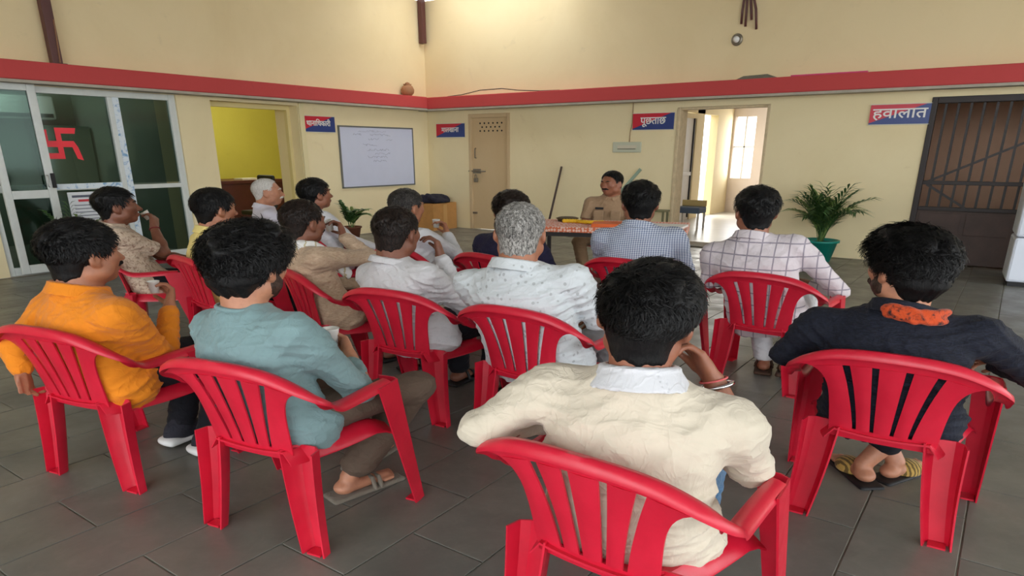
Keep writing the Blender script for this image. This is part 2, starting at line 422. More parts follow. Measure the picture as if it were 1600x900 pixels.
# back wall: door X -9.06..-8.05, opening X -4.70..-3.24, lock-up gate X -1.14..1.7
w = MB()
w.box(XL, -9.06, YB, YB + .35, 0, ZL).box(-8.05, -4.70, YB, YB + .35, 0, ZL).box(-3.24, -1.14, YB, YB + .35, 0, ZL).box(1.7, 7.5, YB, YB + .35, 0, ZL)
w.box(-9.06, -8.05, YB, YB + .35, 2.19, ZL).box(-4.70, -3.24, YB, YB + .35, 2.17, ZL).box(-1.14, 1.7, YB, YB + .35, 2.18, ZL)
struct(w.build('wall_back', M_wall), 'cream painted back wall below the red ledge')
struct(MB().box(XL, 7.5, YB, YB + .35, ZL, ZT).build('wall_back_upper', M_wall_up), 'upper back wall above the red ledge, lighting tinted into its cream')
# roof, open at the front and at the right, a gap above the walls
struct(MB().box(-10.6, 8.0, -5.2, 9.7, 4.50, 4.56).box(-10.6, -9.6, 9.7, YB + .5, 4.50, 4.56).box(-6.6, 8.0, 9.7, YB + .5, 4.50, 4.56).box(-9.6, -6.6, 10.9, YB + .5, 4.50, 4.56).build('ceiling', M_ceil), 'grey sheet roof with an added skylight gap over the back corner')  # corner hole added so sky light washes the back wall
struct(MB().box(-10.8, -5.0, -5.2, -5.0, 0, ZT).build('wall_front_light_block', M_wall), 'added cream wall behind the viewer, blocking light from the front')  # unseen wall added so light comes mostly from the right
# red ledge: fascia and grey soffit
struct(MB().box(XL, XL + .26, -5, YB - .26, ZL, ZU).build('trim_1', M_red, bevel=0.012), 'red painted ledge along the left wall')
struct(MB().box(XL, 7.5, YB - .26, YB, ZL - .01, ZU - .01).build('trim_2', M_red, bevel=0.012), 'red painted ledge along the back wall')
struct(MB().box(XL + .001, XL + .25, -5, YB - .25, ZL - .035, ZL - .001).box(XL + .001, 7.5, YB - .25, YB - .001, ZL - .045, ZL - .011).build('trim_3', M_grey), 'grey cement underside of the ledge')
# small pilaster stubs and door lining of the left doorway
struct(MB().box(XL - .30, XL - .22, 7.93, 7.99, 0, 2.23).box(XL - .30, XL - .22, 6.39, 6.45, 0, 2.23).box(XL - .30, XL - .22, 6.45, 7.93, 2.16, 2.23).build('trim_4', mat('cream_door_frame', srgb(226, 208, 150), 0.6)), 'cream door frame of the left doorway')
struct(MB().box(XL, XL + .035, 8.0, 8.10, 0, ZL - .04).build('trim_5', mat('cream_pvc_pipe', srgb(232, 218, 170), 0.5), bevel=.012), 'cream pipe casing beside the left doorway')

# rooms behind the left wall
struct(MB().box(-14.2, -14.0, 6.2, 11.0, 0, 3.0).box(-14.0, XL - TH, 10.8, 11.0, 0, 3.0).box(-14.0, XL - TH, 6.12, 6.3, 0, 3.0).box(-14.2, XL - TH, 6.12, 11.0, 2.9, 3.0).build('wall_side_room', M_yellow), 'lime yellow walls of the side room')
struct(MB().box(-13.8, -13.6, 1.4, 6.1, 0, 2.8).box(-13.6, XL - TH, 1.2, 1.4, 0, 2.8).box(-13.6, XL - TH, 5.95, 6.1, 0, 2.8).box(-13.8, XL - TH, 1.2, 6.1, 2.7, 2.8).build('wall_glass_office', M_green), 'grey green walls of the glass office')
def lamp(name, loc, power, col, r=0.1):
    d = bpy.data.lights.new(name, 'POINT'); d.energy = power; d.color = col; d.shadow_soft_size = r
    o = bpy.data.objects.new(name, d); COL.objects.link(o); o.location = loc; return o
# tube lamp in the side room (out of view, on its ceiling) and in the glass office
def tube_lamp(loc, axis, power, col, label):
    r = empty('tube_lamp', loc); tag(r, label, 'lamp')
    m = bpy.data.materials.new('lit_tube'); m.use_nodes = True; b = m.node_tree.nodes['Principled BSDF']
    b.inputs['Emission Color'].default_value = (1, 1, 0.95, 1); b.inputs['Emission Strength'].default_value = 4
    a = np.array(axis) * 0.55
    MB().tube([-a, a], 0.016, 10).build('tube', m, r, True)
    MB().box(-abs(a[0]) - .03, abs(a[0]) + .03, -abs(a[1]) - .03, abs(a[1]) + .03, 0.02, 0.06).build('batten', M_white, r)
    lamp('tube_light', (loc[0], loc[1], loc[2] - .12), power, col, 0.3)
tube_lamp((-12.3, 8.6, 2.8), (0, 1, 0), 55, (1, 1, 0.9), 'tube lamp on the ceiling of the yellow side room')
tube_lamp((-12.9, 4.6, 2.55), (0, 1, 0), 30, (0.95, 1, 0.95), 'tube lamp behind the dark office glass')

# back passage room
wb = MB(); XP = -6.2; YF = 18.4
wb.box(XP - .2, XP, YB + .35, 14.8, 0, 3).box(XP - .2, XP, 15.95, 16.4, 0, 3).box(XP - .2, XP, 17.3, YF + .2, 0, 3).box(XP - .2, XP, 14.8, 17.3, 2.32, 3)
wb.box(XP, -6.36 + .0, YF, YF + .2, 0, 3)
struct(wb.build('wall_passage_left', M_wall), 'cream left wall of the back passage')
wf = MB(); wf.box(-6.2, -2.2, YF, YF + .2, 0, 0.85).box(-6.2, -2.2, YF, YF + .2, 2.33, 3).box(-5.62, -2.2, YF, YF + .2, .85, 2.33).box(-6.2, -6.15, YF, YF + .2, .85, 2.33)
wf.box(-2.4, -2.2, YB + .35, YF, 0, 3)
struct(wf.build('wall_passage_far', M_pink), 'pale pink far wall of the back passage')
struct(MB().box(-6.4, -2.2, YB + .35, YF + .2, 3.0, 3.1).build('ceiling_passage', M_ceil))
struct(MB().box(-5.9, -5.86, YF + .05, YF + .1, .85, 2.33).box(-6.15, -5.62, YF + .05, YF + .1, 1.6, 1.63).build('window_2', M_white), 'bright window at the end of the back passage')
# panelled door (closed, white) in the passage
pd = struct(empty('door_4', (XP, 15.37, 0)), 'white panelled door in the back passage')
MB().box(-.06, 0.0, -.57, .57, 0, 2.3).build('door_leaf', M_white, pd)
MB().box(0, .03, -.50, .36, .98, 1.06).build('lock_rail', M_white, pd, bevel=.006)
MB().box(0, .03, .36, .40, .05, 2.25).build('door_gap_strip', M_dark, pd)
MB().box(0, .035, -.57, -.50, 0, 2.3).box(0, .035, .46, .57, 0, 2.3).box(0, .035, -.5, .46, 2.2, 2.3).build('door_frame', M_wall, pd)
struct(MB().box(-4.71, -4.655, YB - .015, YB + .30, 0, 2.17).box(-4.655, -3.28, YB + .02, YB + .12, 2.13, 2.17).box(-3.285, -3.24, YB - .005, YB + .12, 0, 2.17).build('trim_6', mat('weathered_door_frame', srgb(206, 186, 150), 0.7, 0.15, 9), bevel=.008), 'weathered wooden frame of the back opening')
struct(MB().box(-4.655, -3.285, YB - .02, YB + .33, 0, 0.035).build('trim_7', M_grey, bevel=.006), 'cement threshold of the back opening')
area('passage_window_daylight', (-5.9, YF - .05, 1.6), (math.radians(-90), 0, 0), .5, 1.4, 12)
area('passage_door_daylight', (XP + .04, 16.85, 1.2), (0, math.radians(-90), 0), 2.2, .85, 42, (1, .97, .9))

# ------------------------------------------------------------------ closed steel door on the back wall
d1 = struct(empty('door_1', (-8.555, YB, 0)), 'beige painted steel door with vent holes and slide bolt')
MB().box(-.505, -.44, -.012, .09, 0, 2.19).box(.44, .505, -.012, .09, 0, 2.19).box(-.44, .44, -.012, .09, 2.12, 2.19).build('door_frame', M_doorpaint, d1, bevel=.006)
MB().box(-.44, .44, .04, .08, 0.01, 2.12).build('door_leaf', M_doorpaint, d1)
for r_ in range(3):
    for c_ in range(6 if r_ != 1 else 5):
        x = -.24 + c_ * .105 + (0.05 if r_ == 1 else 0); z = 2.02 - r_ * .07
        MB().lathe([(0.0, 0), (.017, 0), (.017, .006), (0.0, .006)], n=8, caps=(False, False)).build('vent_hole', M_dark, d1)
        o = [c for c in d1.children if c.name.startswith('vent_hole')][-1]; o.location = (x, .037, z); o.rotation_euler = (math.radians(90), 0, 0)
MB().tube([(-.52, .0, 1.13), (-.10, .0, 1.13)], .013, 8).build('slide_bolt', M_steel, d1, True)
MB().box(-.42, -.24, .012, .04, 1.085, 1.175).build('bolt_plate', M_steel, d1, bevel=.004)
MB().box(-.385, -.30, -.02, .03, .92, 1.0).build('padlock', M_steel, d1, bevel=.01)
MB().tube([(-.365, .0, 1.0), (-.365, 0, 1.05), (-.34, 0, 1.07), (-.32, 0, 1.05), (-.32, 0, 1.0)], .008, 6).build('shackle', M_steel, d1, True)
MB().tube([(-.36, .04, 1.38), (-.36, .005, 1.38), (-.36, .005, 1.56), (-.36, .04, 1.56)], .012, 8).build('door_handle', M_steel, d1, True)
MB().box(-.44, -.34, .0, .04, .30, .34).build('lower_bolt', M_steel, d1, bevel=.006)

# ------------------------------------------------------------------ lock-up gate (bars above, sheet below)
g = struct(empty('door_2', (-1.14, YB, 0)), 'dark brown barred lock-up gate with sheet lower half')
GW = 2.84
MB().box(0, .07, -.02, .10, 0, 2.18).box(GW - .07, GW, -.02, .1, 0, 2.18).box(.07, GW - .07, -.02, .1, 2.10, 2.18).build('gate_frame', M_gate, g, bevel=.006)
for k in range(19):
    x = .17 + k * .142
    if x < GW - .1: MB().bar((x, .05, .74), (x, .05, 2.10), .030, .030, (0, 1, 0)).build('bar', M_gate, g)
for z in (.76, 1.10): MB().box(.07, GW - .07, .015, .06, z - .025, z + .025).build('rail', M_gate, g, bevel=.005)
MB().box(.07, GW - .07, .035, .06, .03, .74).build('lower_sheet', M_gate_panel, g)
for k in range(5): MB().box(.1 + k * .56, .1 + k * .56 + .50, .028, .036, .42, .70).build('sheet_panel', M_gate_panel, g, bevel=.004)
MB().bar((.10, .015, 1.10), (1.9, .015, 2.0), .03, .012, (0, 1, 0)).build('diagonal_brace', M_gate, g)
MB().bar((.12, .015, 1.08), (.62, .015, .78), .03, .012, (0, 1, 0)).build('diagonal_brace', M_gate, g)
struct(MB().box(-2.3, 2.6, YB + 2.6, YB + 2.75, 0, 2.6).box(-2.5, -2.3, YB + .35, YB + 2.7, 0, 2.6).box(2.6, 2.8, YB + .35, YB + 2.7, 0, 2.6).box(-2.5, 2.8, YB + .35, YB + 2.7, 2.5, 2.6).build('wall_lockup', wall_mat('brown_cell_wall', srgb(205, 166, 138), srgb(165, 132, 110))), 'brown walls inside the lock-up')

# ------------------------------------------------------------------ aluminium glass front in the left wall
gf = struct(empty('window_1', (XL, 3.3, 0)), 'aluminium framed dark glass office front')
fm = lambda: MB()
xa, xb = -.11, -.03
for (y0, y1) in ((0, .07), (2.46, 2.56)): MB().box(xa, xb, y0, y1, 0, 2.27).build('frame_post', M_alu, gf, bevel=.006)
MB().box(xa, xb, .07, 2.46, 2.19, 2.27).build('frame_head', M_alu, gf, bevel=.006)
MB().box(xa, xb, .07, 2.46, 0, .10).build('frame_sill', M_alu, gf, bevel=.006)
MB().box(xa - .005, xb + .006, 1.60, 1.75, .1, 2.19).build('mullion', M_alu, gf, bevel=.006)
MB().box(xb + .008, xb + .012, 1.665, 1.75, .1, 2.19).build('film_strip', M_film, gf)
MB().box(xa, xb, .07, 1.60, 1.02, 1.10).build('mid_rail', M_alu, gf, bevel=.006)
MB().box(xb + .002, xb + .006, .6, 1.60, 1.035, 1.10).build('film_strip', M_film, gf)
MB().box(xa, xb, 1.75, 2.46, 1.00, 1.06).build('mid_rail', M_alu, gf, bevel=.006)
for y0, y1 in ((.07, 1.60), (1.75, 2.46)):
    for z0, z1 in ((.10, 1.01), (1.08, 2.19)): MB().box(-.075, -.067, y0, y1, z0, z1).build('pane', M_glass, gf)
# red auspicious sign stuck on the upper pane
sw = MB(); a_ = .034; px = -.064
def _q(p): sw.add([(px, y, z) for y, z in p] + [(px + .003, y, z) for y, z in p], [(3, 2, 1, 0), (4, 5, 6, 7), (0, 1, 5, 4), (1, 2, 6, 5), (2, 3, 7, 6), (3, 0, 4, 7)])
cy, cz = .935, 1.60
_q([(cy - .045, cz - .19), (cy + .02, cz - .19), (cy + .02, cz + .19), (cy - .045, cz + .19)])
_q([(cy - .21, cz - .045), (cy - .045, cz - .045), (cy - .045, cz + .03), (cy - .21, cz + .03)])
_q([(cy + .02, cz - .045), (cy + .20, cz - .045), (cy + .16, cz + .03), (cy + .02, cz + .03)])
_q([(cy + .02, cz + .12), (cy + .19, cz + .12), (cy + .21, cz + .19), (cy + .02, cz + .19)])
_q([(cy - .21, cz - .19), (cy - .045, cz - .19), (cy - .045, cz - .12), (cy - .21, cz - .12)])
_q([(cy - .21, cz + .03), (cy - .14, cz + .03), (cy - .14, cz + .17), (cy - .21, cz + .15)])
_q([(cy + .13, cz - .045), (cy + .20, cz - .045), (cy + .24, cz - .21), (cy + .17, cz - .19)])
M_redv = mat('red_vinyl', srgb(246, 28, 50), 0.4)
sw.build('red_vinyl_sign', M_redv, gf)
# poster inside the lower pane
po = empty('notice_poster', (XL - .06, 4.18, .42)); tag(po, 'white printed notice with red heading on the office glass', 'poster')
MB().box(0, .003, 0, .60, 0, .57).build('sheet', mat('paper_white', srgb(225, 228, 232), 0.6, 0.03, 6), po)
M_ink = mat('grey_ink', srgb(92, 96, 112), 0.7); M_inkr = mat('red_ink', srgb(205, 60, 70), 0.7)
MB().box(.003, .005, .05, .55, .50, .53).build('heading_line', M_ink, po)
MB().box(.003, .005, .12, .55, .445, .475).build('red_heading', M_inkr, po)
for k in range(8): MB().box(.003, .005, .06, .50 - (k % 3) * .05, .395 - k * .045, .405 - k * .045).build('text_line', M_ink, po)

# open sliding leaf in front of the glass
lf = struct(empty('door_3', (XL, 3.42, 0)), 'open white framed glass door leaf')
for y0, y1 in ((0, .09), (.50, .60)): MB().box(.02, .07, y0, y1, .02, 2.30).build('stile', M_alu, lf, bevel=.008)
for z0, z1 in ((2.20, 2.30), (.94, 1.04), (.02, .13)): MB().box(.02, .07, .09, .50, z0, z1).build('rail', M_alu, lf, bevel=.006)
for z0, z1 in ((.13, .94), (1.04, 2.20)): MB().box(.04, .048, .09, .50, z0, z1).build('pane', M_glass, lf)
MB().tube([(.07, .52, 1.08), (.12, .50, 1.09), (.12, .50, 1.20), (.07, .52, 1.21)], .014, 8).build('pull_handle', M_white, lf, True)
MB().box(.071, .10, .555, .60, 1.06, 1.24).build('lock_case', M_dark, lf, bevel=.005)

# inside the glass office: wall unit and cable pipes seen through the glass
ac = empty('wall_air_conditioner', (-13.6, 5.0, 2.0)); tag(ac, 'pale wall air conditioner behind the dark office glass', 'air conditioner')
MB().box(0, .28, -.55, .55, 0, .36).build('casing', M_white, ac, bevel=.03); MB().box(.281, .288, -.5, .5, .03, .09).build('louvre', M_dark, ac)
cab = empty('office_cupboard', (-13.55, 5.55, 0)); tag(cab, 'tall dark cupboard behind the right office pane', 'cupboard')
MB().box(0, .5, -.36, .36, 0, 1.9).build('body', mat('dark_green_steel', srgb(108, 128, 116), 0.5), cab, bevel=.01)
for y in (-.18, .18): MB().box(.5, .515, y - .17, y + .17, .05, 1.85).build('cupboard_door', MATS['dark_green_steel'], cab, bevel=.006)

# ------------------------------------------------------------------ signs with lettering
def text_mesh(s, size, m, name='lettering', ext=0.002):
    cu = bpy.data.curves.new(name, 'FONT'); cu.body = s; cu.size = size; cu.extrude = ext; cu.align_x = 'CENTER'; cu.align_y = 'CENTER'; cu.resolution_u = 3
    o = bpy.data.objects.new(name, cu); COL.objects.link(o); bpy.context.view_layer.update()
    me = bpy.data.meshes.new_from_object(o.evaluated_get(bpy.context.evaluated_depsgraph_get())); bpy.data.objects.remove(o)
    me.materials.clear(); me.materials.append(m); return me
def sign_mat(name, s0):
    m = bpy.data.materials.new(name); m.use_nodes = True; t = NT(m); x, y, z = t.xyz(t.coord('Object'))
    f = t.math('GREATER_THAN', t.math('SUBTRACT', t.math('MULTIPLY', z, 2.9), x), s0)
    t.link(t.mix(f, srgb(38, 62, 128), srgb(204, 32, 58)), t.b.inputs['Base Color']); t.b.inputs['Roughness'].default_value = 0.35
    return m
M_sign = sign_mat('red_blue_sign_print', 0.05)
M_lett = mat('white_lettering', srgb(235, 232, 230), 0.5)
def sign(loc, rotz, txt, label, size=.17, W=.73, H=.25, pole=False, squash=1.0):
    r = empty('hanging_name_sign' if pole else 'wall_name_sign', loc, rotz); tag(r, label, 'sign', None)
    MB().box(-W / 2, W / 2, -.02, 0, -H / 2, H / 2).build('sign_board', M_sign, r)
    MB().box(-W / 2 - .012, W / 2 + .012, -.016, .004, H / 2, H / 2 + .012).box(-W / 2 - .012, W / 2 + .012, -.016, .004, -H / 2 - .012, -H / 2).build('sign_edge', mat('cream_edge', srgb(220, 214, 196), .6), r)
    me = text_mesh(txt, size, M_lett); me.transform(Matrix.Diagonal((squash, 1, 1, 1)))
    import bmesh
    bm = bmesh.new()
    for dx, dy, dz in ((-.003, 0, 0), (.003, 0, .0008), (0, .0025, .0016), (0, -.0025, .0024)):   # bold weight
        me.transform(Matrix.Translation((dx, dy, dz))); bm.from_mesh(me); me.transform(Matrix.Translation((-dx, -dy, -dz)))
    bm.to_mesh(me); bm.free()
    o = link('lettering', me, r); o.location = (0, -.021, .01); o.rotation_euler = (math.radians(90), 0, 0)
    return r
# facing: local -Y is the front.  left wall faces +X -> rotz 90 deg
sign((XL + .004, 8.39, 1.95), math.radians(90), 'थानािधकारी', 'red and blue Hindi name sign left of the whiteboard', size=.122)
sign((-9.52, YB - .004, 1.90), 0, 'मालखाना', 'red and blue Hindi name sign beside the beige steel door', size=.13)
sign((-5.12, YB - .004, 1.97), 0, 'पूछताछ', 'red and blue Hindi name sign left of the back opening', size=.16)
sign((-1.50, YB - .004, 1.98), 0, 'हवालात', 'red and blue Hindi name sign beside the dark barred gate', size=.185, squash=1.25)

# ------------------------------------------------------------------ whiteboard
wbd = empty('whiteboard', (XL, 9.79, 1.40), math.radians(90)); tag(wbd, 'large whiteboard with faint handwriting on the left wall', 'whiteboard')
MB().box(-.94, .94, -.022, -.004, -.53, .53).build('board', mat('whiteboard_face', srgb(206, 211, 232), 0.3, 0.02, 3), wbd)
M_alf = mat('grey_aluminium', srgb(120, 124, 126), 0.4, metal=0.5)
for a in ((-.96, .96, .52, .545), (-.96, .96, -.545, -.52)): MB().box(a[0], a[1], -.03, 0, a[2], a[3]).build('board_frame', M_alf, wbd)
for a in ((-.965, -.94), (.94, .965)): MB().box(a[0], a[1], -.03, 0, -.545, .545).build('board_frame', M_alf, wbd)
M_pen = mat('faint_marker', srgb(150, 152, 172), 0.6)
for k, (x0, x1, z) in enumerate([(-.5, .25, .46), (-.62, -.40, .40), (-.2, .35, .40), (-.25, .05, .32), (.2, .4, .32), (-.4, -.02, .22), (-.3, .3, .13), (-.1, .33, .06), (-.3, .25, .0), (-.15, .22, -.07)]):
    pts = []; n = int((x1 - x0) / .018)
    for i in range(n): pts.append((x0 + i * .018, -.0235, z + random.uniform(-.02, .02)))
    MB().tube(pts, .0022 if k else .0016, 4).build('marker_line', M_pen, wbd)

# ------------------------------------------------------------------ wall bits
pl = empty('wall_name_plate', (-5.575, YB, 1.57)); tag(pl, 'pale rectangular plate hung by a wire under the sign', 'plate')
MB().box(-.27, .27, -.03, 0, -.085, .085).build('plate', mat('pale_green_plate', srgb(196, 198, 176), 0.5), pl, bevel=.014)
MB().box(-.17, .19, -.034, -.03, -.02, .03).build('panel', mat('plate_panel', srgb(208, 200, 178), 0.5), pl)
MB().box(-.17, .17, -.036, -.03, -.035, -.022).build('slot', mat('grey_slot', srgb(120, 116, 100), .5), pl)
tag(MB().tube([(-5.50, YB - .01, 2.30), (-5.50, YB - .012, 1.95), (-5.53, YB - .012, 1.80), (-5.535, YB - .012, 1.655)], .008, 6).build('hanging_wire', mat('tan_wire', srgb(168, 140, 104), .6), smooth=True), 'thin wire running from the ledge to the pale plate', 'wire')
tag(MB().tube([(-9.5, YB - .1, 2.52), (-9.1, YB - .14, 2.535), (-8.7, YB - .08, 2.60), (-8.2, YB - .05, 2.61), (-7.8, YB - .1, 2.56), (-7.3, YB - .12, 2.525), (-6.9, YB - .1, 2.52)], .007, 6).build('loose_cable', M_dark, smooth=True), 'loose dark cable lying on the ledge near the corner', 'cable')
r_ = empty('round_lamp_holder', (-3.85, YB, 3.08)); tag(r_, 'round lamp holder high on the back wall', 'lamp holder')
ho = MB().lathe([(.085, 0), (.085, .02), (.06, .035), (.055, .03), (.03, .03)], n=20).build('rim', M_steel, r_, True); ho.rotation_euler = (math.radians(90), 0, 0)
ho = MB().lathe([(.045, .03), (.045, .06), (.02, .075)], n=16).build('socket', M_white, r_, True); ho.rotation_euler = (math.radians(90), 0, 0)
cb = empty('cable_bundle', (-3.75, YB - .02, 3.25)); tag(cb, 'bundle of brown conduits hanging down the upper back wall', 'cables')
for dx, l, b in ((-.05, .06, 0), (0, .02, .01), (.05, .1, .03), (.09, -.03, .06)):
    MB().tube([(dx * .5, -.02, 1.0), (dx * .6, -.03, .5), (dx + b, -.03, .2), (dx + b * 1.5, -.02, l - .03)], .018, 7).build('conduit', M_brownsteel, cb, True)
tag(MB().box(-.055, .055, -.055, .055, 0, .98).build('steel_post', M_brownsteel, bevel=.01, loc=(XL + .075, YB - .12, 3.50)), 'brown steel post stub at the roof in the corner', 'post')
sp = empty('roof_post', (XL + .1, 4.31, ZU)); tag(sp, 'brown steel post standing on the left ledge', 'post')
MB().box(-.05, .05, -.06, .06, 0.01, 1.97).build('post_shaft', M_brownsteel, sp, bevel=.008)
MB().box(-.09, .09, -.09, .09, 0, .012).build('base_plate', M_brownsteel, sp); 
MB().bar((.052, .02, .02), (.052, .045, .5), .012, .03, (1, 0, 0)).build('rust_streak_rib', mat('worn_rib', srgb(150, 110, 80), .7), sp)
kp = empty('clay_pot', (XL + .13, 10.55, ZU)); tag(kp, 'small brown clay pot on the ledge by the corner', 'pot')
MB().lathe([(.07, 0), (.12, .05), (.13, .11), (.10, .17), (.07, .19), (.085, .21), (.07, .21), (.055, .18)], n=18).build('pot_body', mat('clay', srgb(170, 120, 84), .8, .2, 12), kp, True)
MB().lathe([(.03, .19), (.05, .23), (.0, .25)], n=10, caps=(True, False)).build('pot_lid', MATS['clay'], kp, True)
tag(MB().box(0, 1.0, -.05, .01, 0, .02).build('pink_strip', mat('magenta_paint', srgb(214, 60, 120), .5), loc=(-2.95, YB - .16, ZU - .01)), 'thin magenta strip lying on the ledge above the back opening', 'strip')
tag(MB().add([(0, 0, 0), (.35, -.02, 0), (.6, .02, 0), (.62, .1, .0), (.1, .12, 0), (.1, .05, .05), (.45, .05, .06)], [(0, 1, 5), (1, 2, 6), (2, 3, 6), (3, 4, 5, 6), (4, 0, 5), (1, 6, 5), (0, 4, 3, 2, 1)]).build('dark_cloth_scrap', mat('grey_rag', srgb(110, 108, 96), .9, .2, 20), loc=(-3.75, YB - .2, ZU - .01)), 'grey rag lying on the ledge beside the magenta strip', 'rag')

# ------------------------------------------------------------------ things along the back wall
st = MB().tube([(-6.94, YB - .42, .012), (-6.87, YB - .025, 1.24)], [.022, .019], 10).build('lathi_stick', mat('dark_cane', srgb(70, 52, 44), .5, .2, 30), smooth=True)
tag(st, 'dark wooden stick leaning on the back wall behind the table', 'stick')
rf = empty('leaning_tool', (-5.9, YB - .35, 0)); tag(rf, 'green grey pole leaning on the wall behind the officer', 'pole')
MB().bar((-.35, .0, .02), (.62, .31, 1.22), .05, .02, (0, 1, 0)).build('pole_shaft', mat('green_grey_paint', srgb(140, 160, 140), .5), rf)
MB().bar((-.40, -.02, .02), (-.30, .02, .10), .12, .05, (0, 1, 0)).build('pole_foot', M_dark, rf)
bk = empty('rifle_rest', (-4.95, YB - .22, 0)); tag(bk, 'small greenish bench stand beside the back opening', 'stand')
MB().box(-.28, .28, -.12, .12, .55, .58).build('top', mat('olive_paint', srgb(120, 116, 84), .6, .15, 14), bk, bevel=.006)
for x in (-.25, .25):
    for y in (-.09, .09): MB().box(x - .015, x + .015, y - .015, y + .015, 0, .55).build('leg', MATS['olive_paint'], bk)
so = empty('blue_stool', (-5.35, 13.8, 0)); tag(so, 'small blue seated stool inside the back opening', 'stool')
MB().box(-.26, .26, -.2, .2, .32, .44).build('seat', mat('blue_grey_vinyl', srgb(92, 116, 150), .5), so, bevel=.02)
for x in (-.23, .23):
    for y in (-.17, .17): MB().box(x - .018, x + .018, y - .018, y + .018, 0, .33).build('leg', M_white, so)
MB().box(-.26, .26, .17, .2, .44, .56).build('back_panel', MATS['cream_door_frame'], so, bevel=.01)

# cardboard box with dark clothes
bx = empty('cardboard_box', (-9.72, 10.78, 0)); tag(bx, 'brown cardboard box in the corner under the whiteboard', 'box')
Mcb = mat('cardboard', srgb(190, 138, 78), .8, .1, 9)
MB().box(-.36, .36, -.36, -.35, 0, .52).box(-.36, .36, .35, .36, 0, .52).box(-.36, -.35, -.35, .35, 0, .52).box(.35, .36, -.35, .35, 0, .52).box(-.35, .35, -.35, .35, 0, .02).build('carton', Mcb, bx)
MB().box(-.36, .36, -.03, .03, .50, .522).build('packing_tape', mat('tape', srgb(206, 164, 104), .4), bx)
MB().box(.361, .365, -.05, .06, .05, .5).build('fold_seam', mat('tape2', srgb(204, 156, 96), .5), bx)
cl = SDF((-.5, -.5, -.05), (.5, .5, .3), .02)
for i in range(7):
    a = rng.uniform(-.26, .26, 2); b = rng.uniform(-.26, .26, 2); cl.cone((*a, .06), (*b, .09), .07, .06, .05)
cl.ell((0, 0, .03), (.40, .34, .07), k=.05); cl.cone((.1, -.2, .12), (.38, -.3, .06), .06, .05, .03)
cl.field(lambda d, X, Y, Z: np.maximum(d + .008 * np.sin(40 * X + 9 * np.sin(11 * Y)) * np.sin(30 * Z + 20 * Y), -Z))
tag(link('folded_clothes', cl.mesh('folded_clothes', cloth('dark_navy_cloth', srgb(38, 36, 50))), loc=(-9.72, 10.78, .525)), 'heap of dark navy clothes on the cardboard box', 'clothes')

# side room: maroon desk and dark chair back
dk = empty('office_desk', (-12.6, 8.3, 0)); tag(dk, 'dark maroon desk inside the yellow side room', 'desk')
Mm = mat('maroon_wood', srgb(84, 34, 36), .45, .15, 6)
MB().box(-.5, .5, -.8, .8, .92, .98).build('desk_top', Mm, dk, bevel=.008)
MB().box(.40, .46, -.75, .75, 0, .92).build('front_panel', Mm, dk)
for y in (-.74, .70): MB().box(-.45, .45, y, y + .04, 0, .92).build('side_panel', Mm, dk)
tag(MB().box(-.14, .14, -.2, .2, 0, .03).build('stack_of_papers', M_white, loc=(-12.35, 8.35, .98)), 'white papers on the maroon desk', 'papers')
oc = empty('dark_office_chair', (-11.15, 7.72, 0)); tag(oc, 'black high-backed chair just inside the yellow side room', 'chair')
MB().box(-.24, .24, -.24, .24, .42, .50).build('seat', M_dark, oc, bevel=.03)
MB().box(-.24, .24, .17, .24, .52, 1.10).build('backrest', M_dark, oc, bevel=.04)
MB().tube([(0, 0, .42), (0, 0, .1)], .03, 8).build('column', M_steel, oc)
for k in range(5):
    a = k * 2 * math.pi / 5; MB().bar((0, 0, .08), (.26 * math.cos(a), .26 * math.sin(a), .04), .04, .03).build('base_arm', M_dark, oc)
    MB().lathe([(.025, 0), (.03, .02), (.025, .045)], (.25 * math.cos(a), .25 * math.sin(a), 0), 8).build('castor', M_dark, oc)

# ------------------------------------------------------------------ air cooler at the right edge
co = empty('air_cooler', (.10, 9.90, 0), math.radians(4)); tag(co, 'white air cooler with louvred grille by the barred gate', 'air cooler')
Mc = mat('white_cooler_plastic', srgb(226, 232, 244), .35)
MB().box(.03, .80, .03, .62, .0, .06).build('castor_base', M_dark, co)
MB().box(0, .83, 0, .65, .05, .56).build('water_tank', Mc, co, bevel=.03)
MB().box(0, .83, 0, .65, .57, 1.22).build('upper_body', Mc, co, bevel=.03)
MB().box(.09, .74, -.006, .01, .70, 1.14).build('grille_recess', mat('dark_olive_grille', srgb(70, 76, 56), .6), co)
for k in range(9): MB().box(.09, .74, -.022, -.004, .715 + k * .047, .735 + k * .047).build('louvre', mat('pale_louvre', srgb(190, 194, 180), .4), co, bevel=.003)
MB().box(.06, .77, -.01, .012, .66, .70).box(.06, .77, -.01, .012, 1.14, 1.18).box(.06, .09, -.01, .012, .70, 1.14).box(.74, .77, -.01, .012, .70, 1.14).build('grille_rim', Mc, co, bevel=.006)
MB().box(.08, .24, -.004, .004, .595, .635).build('pink_badge', mat('pink_badge', srgb(222, 70, 130), .4), co)

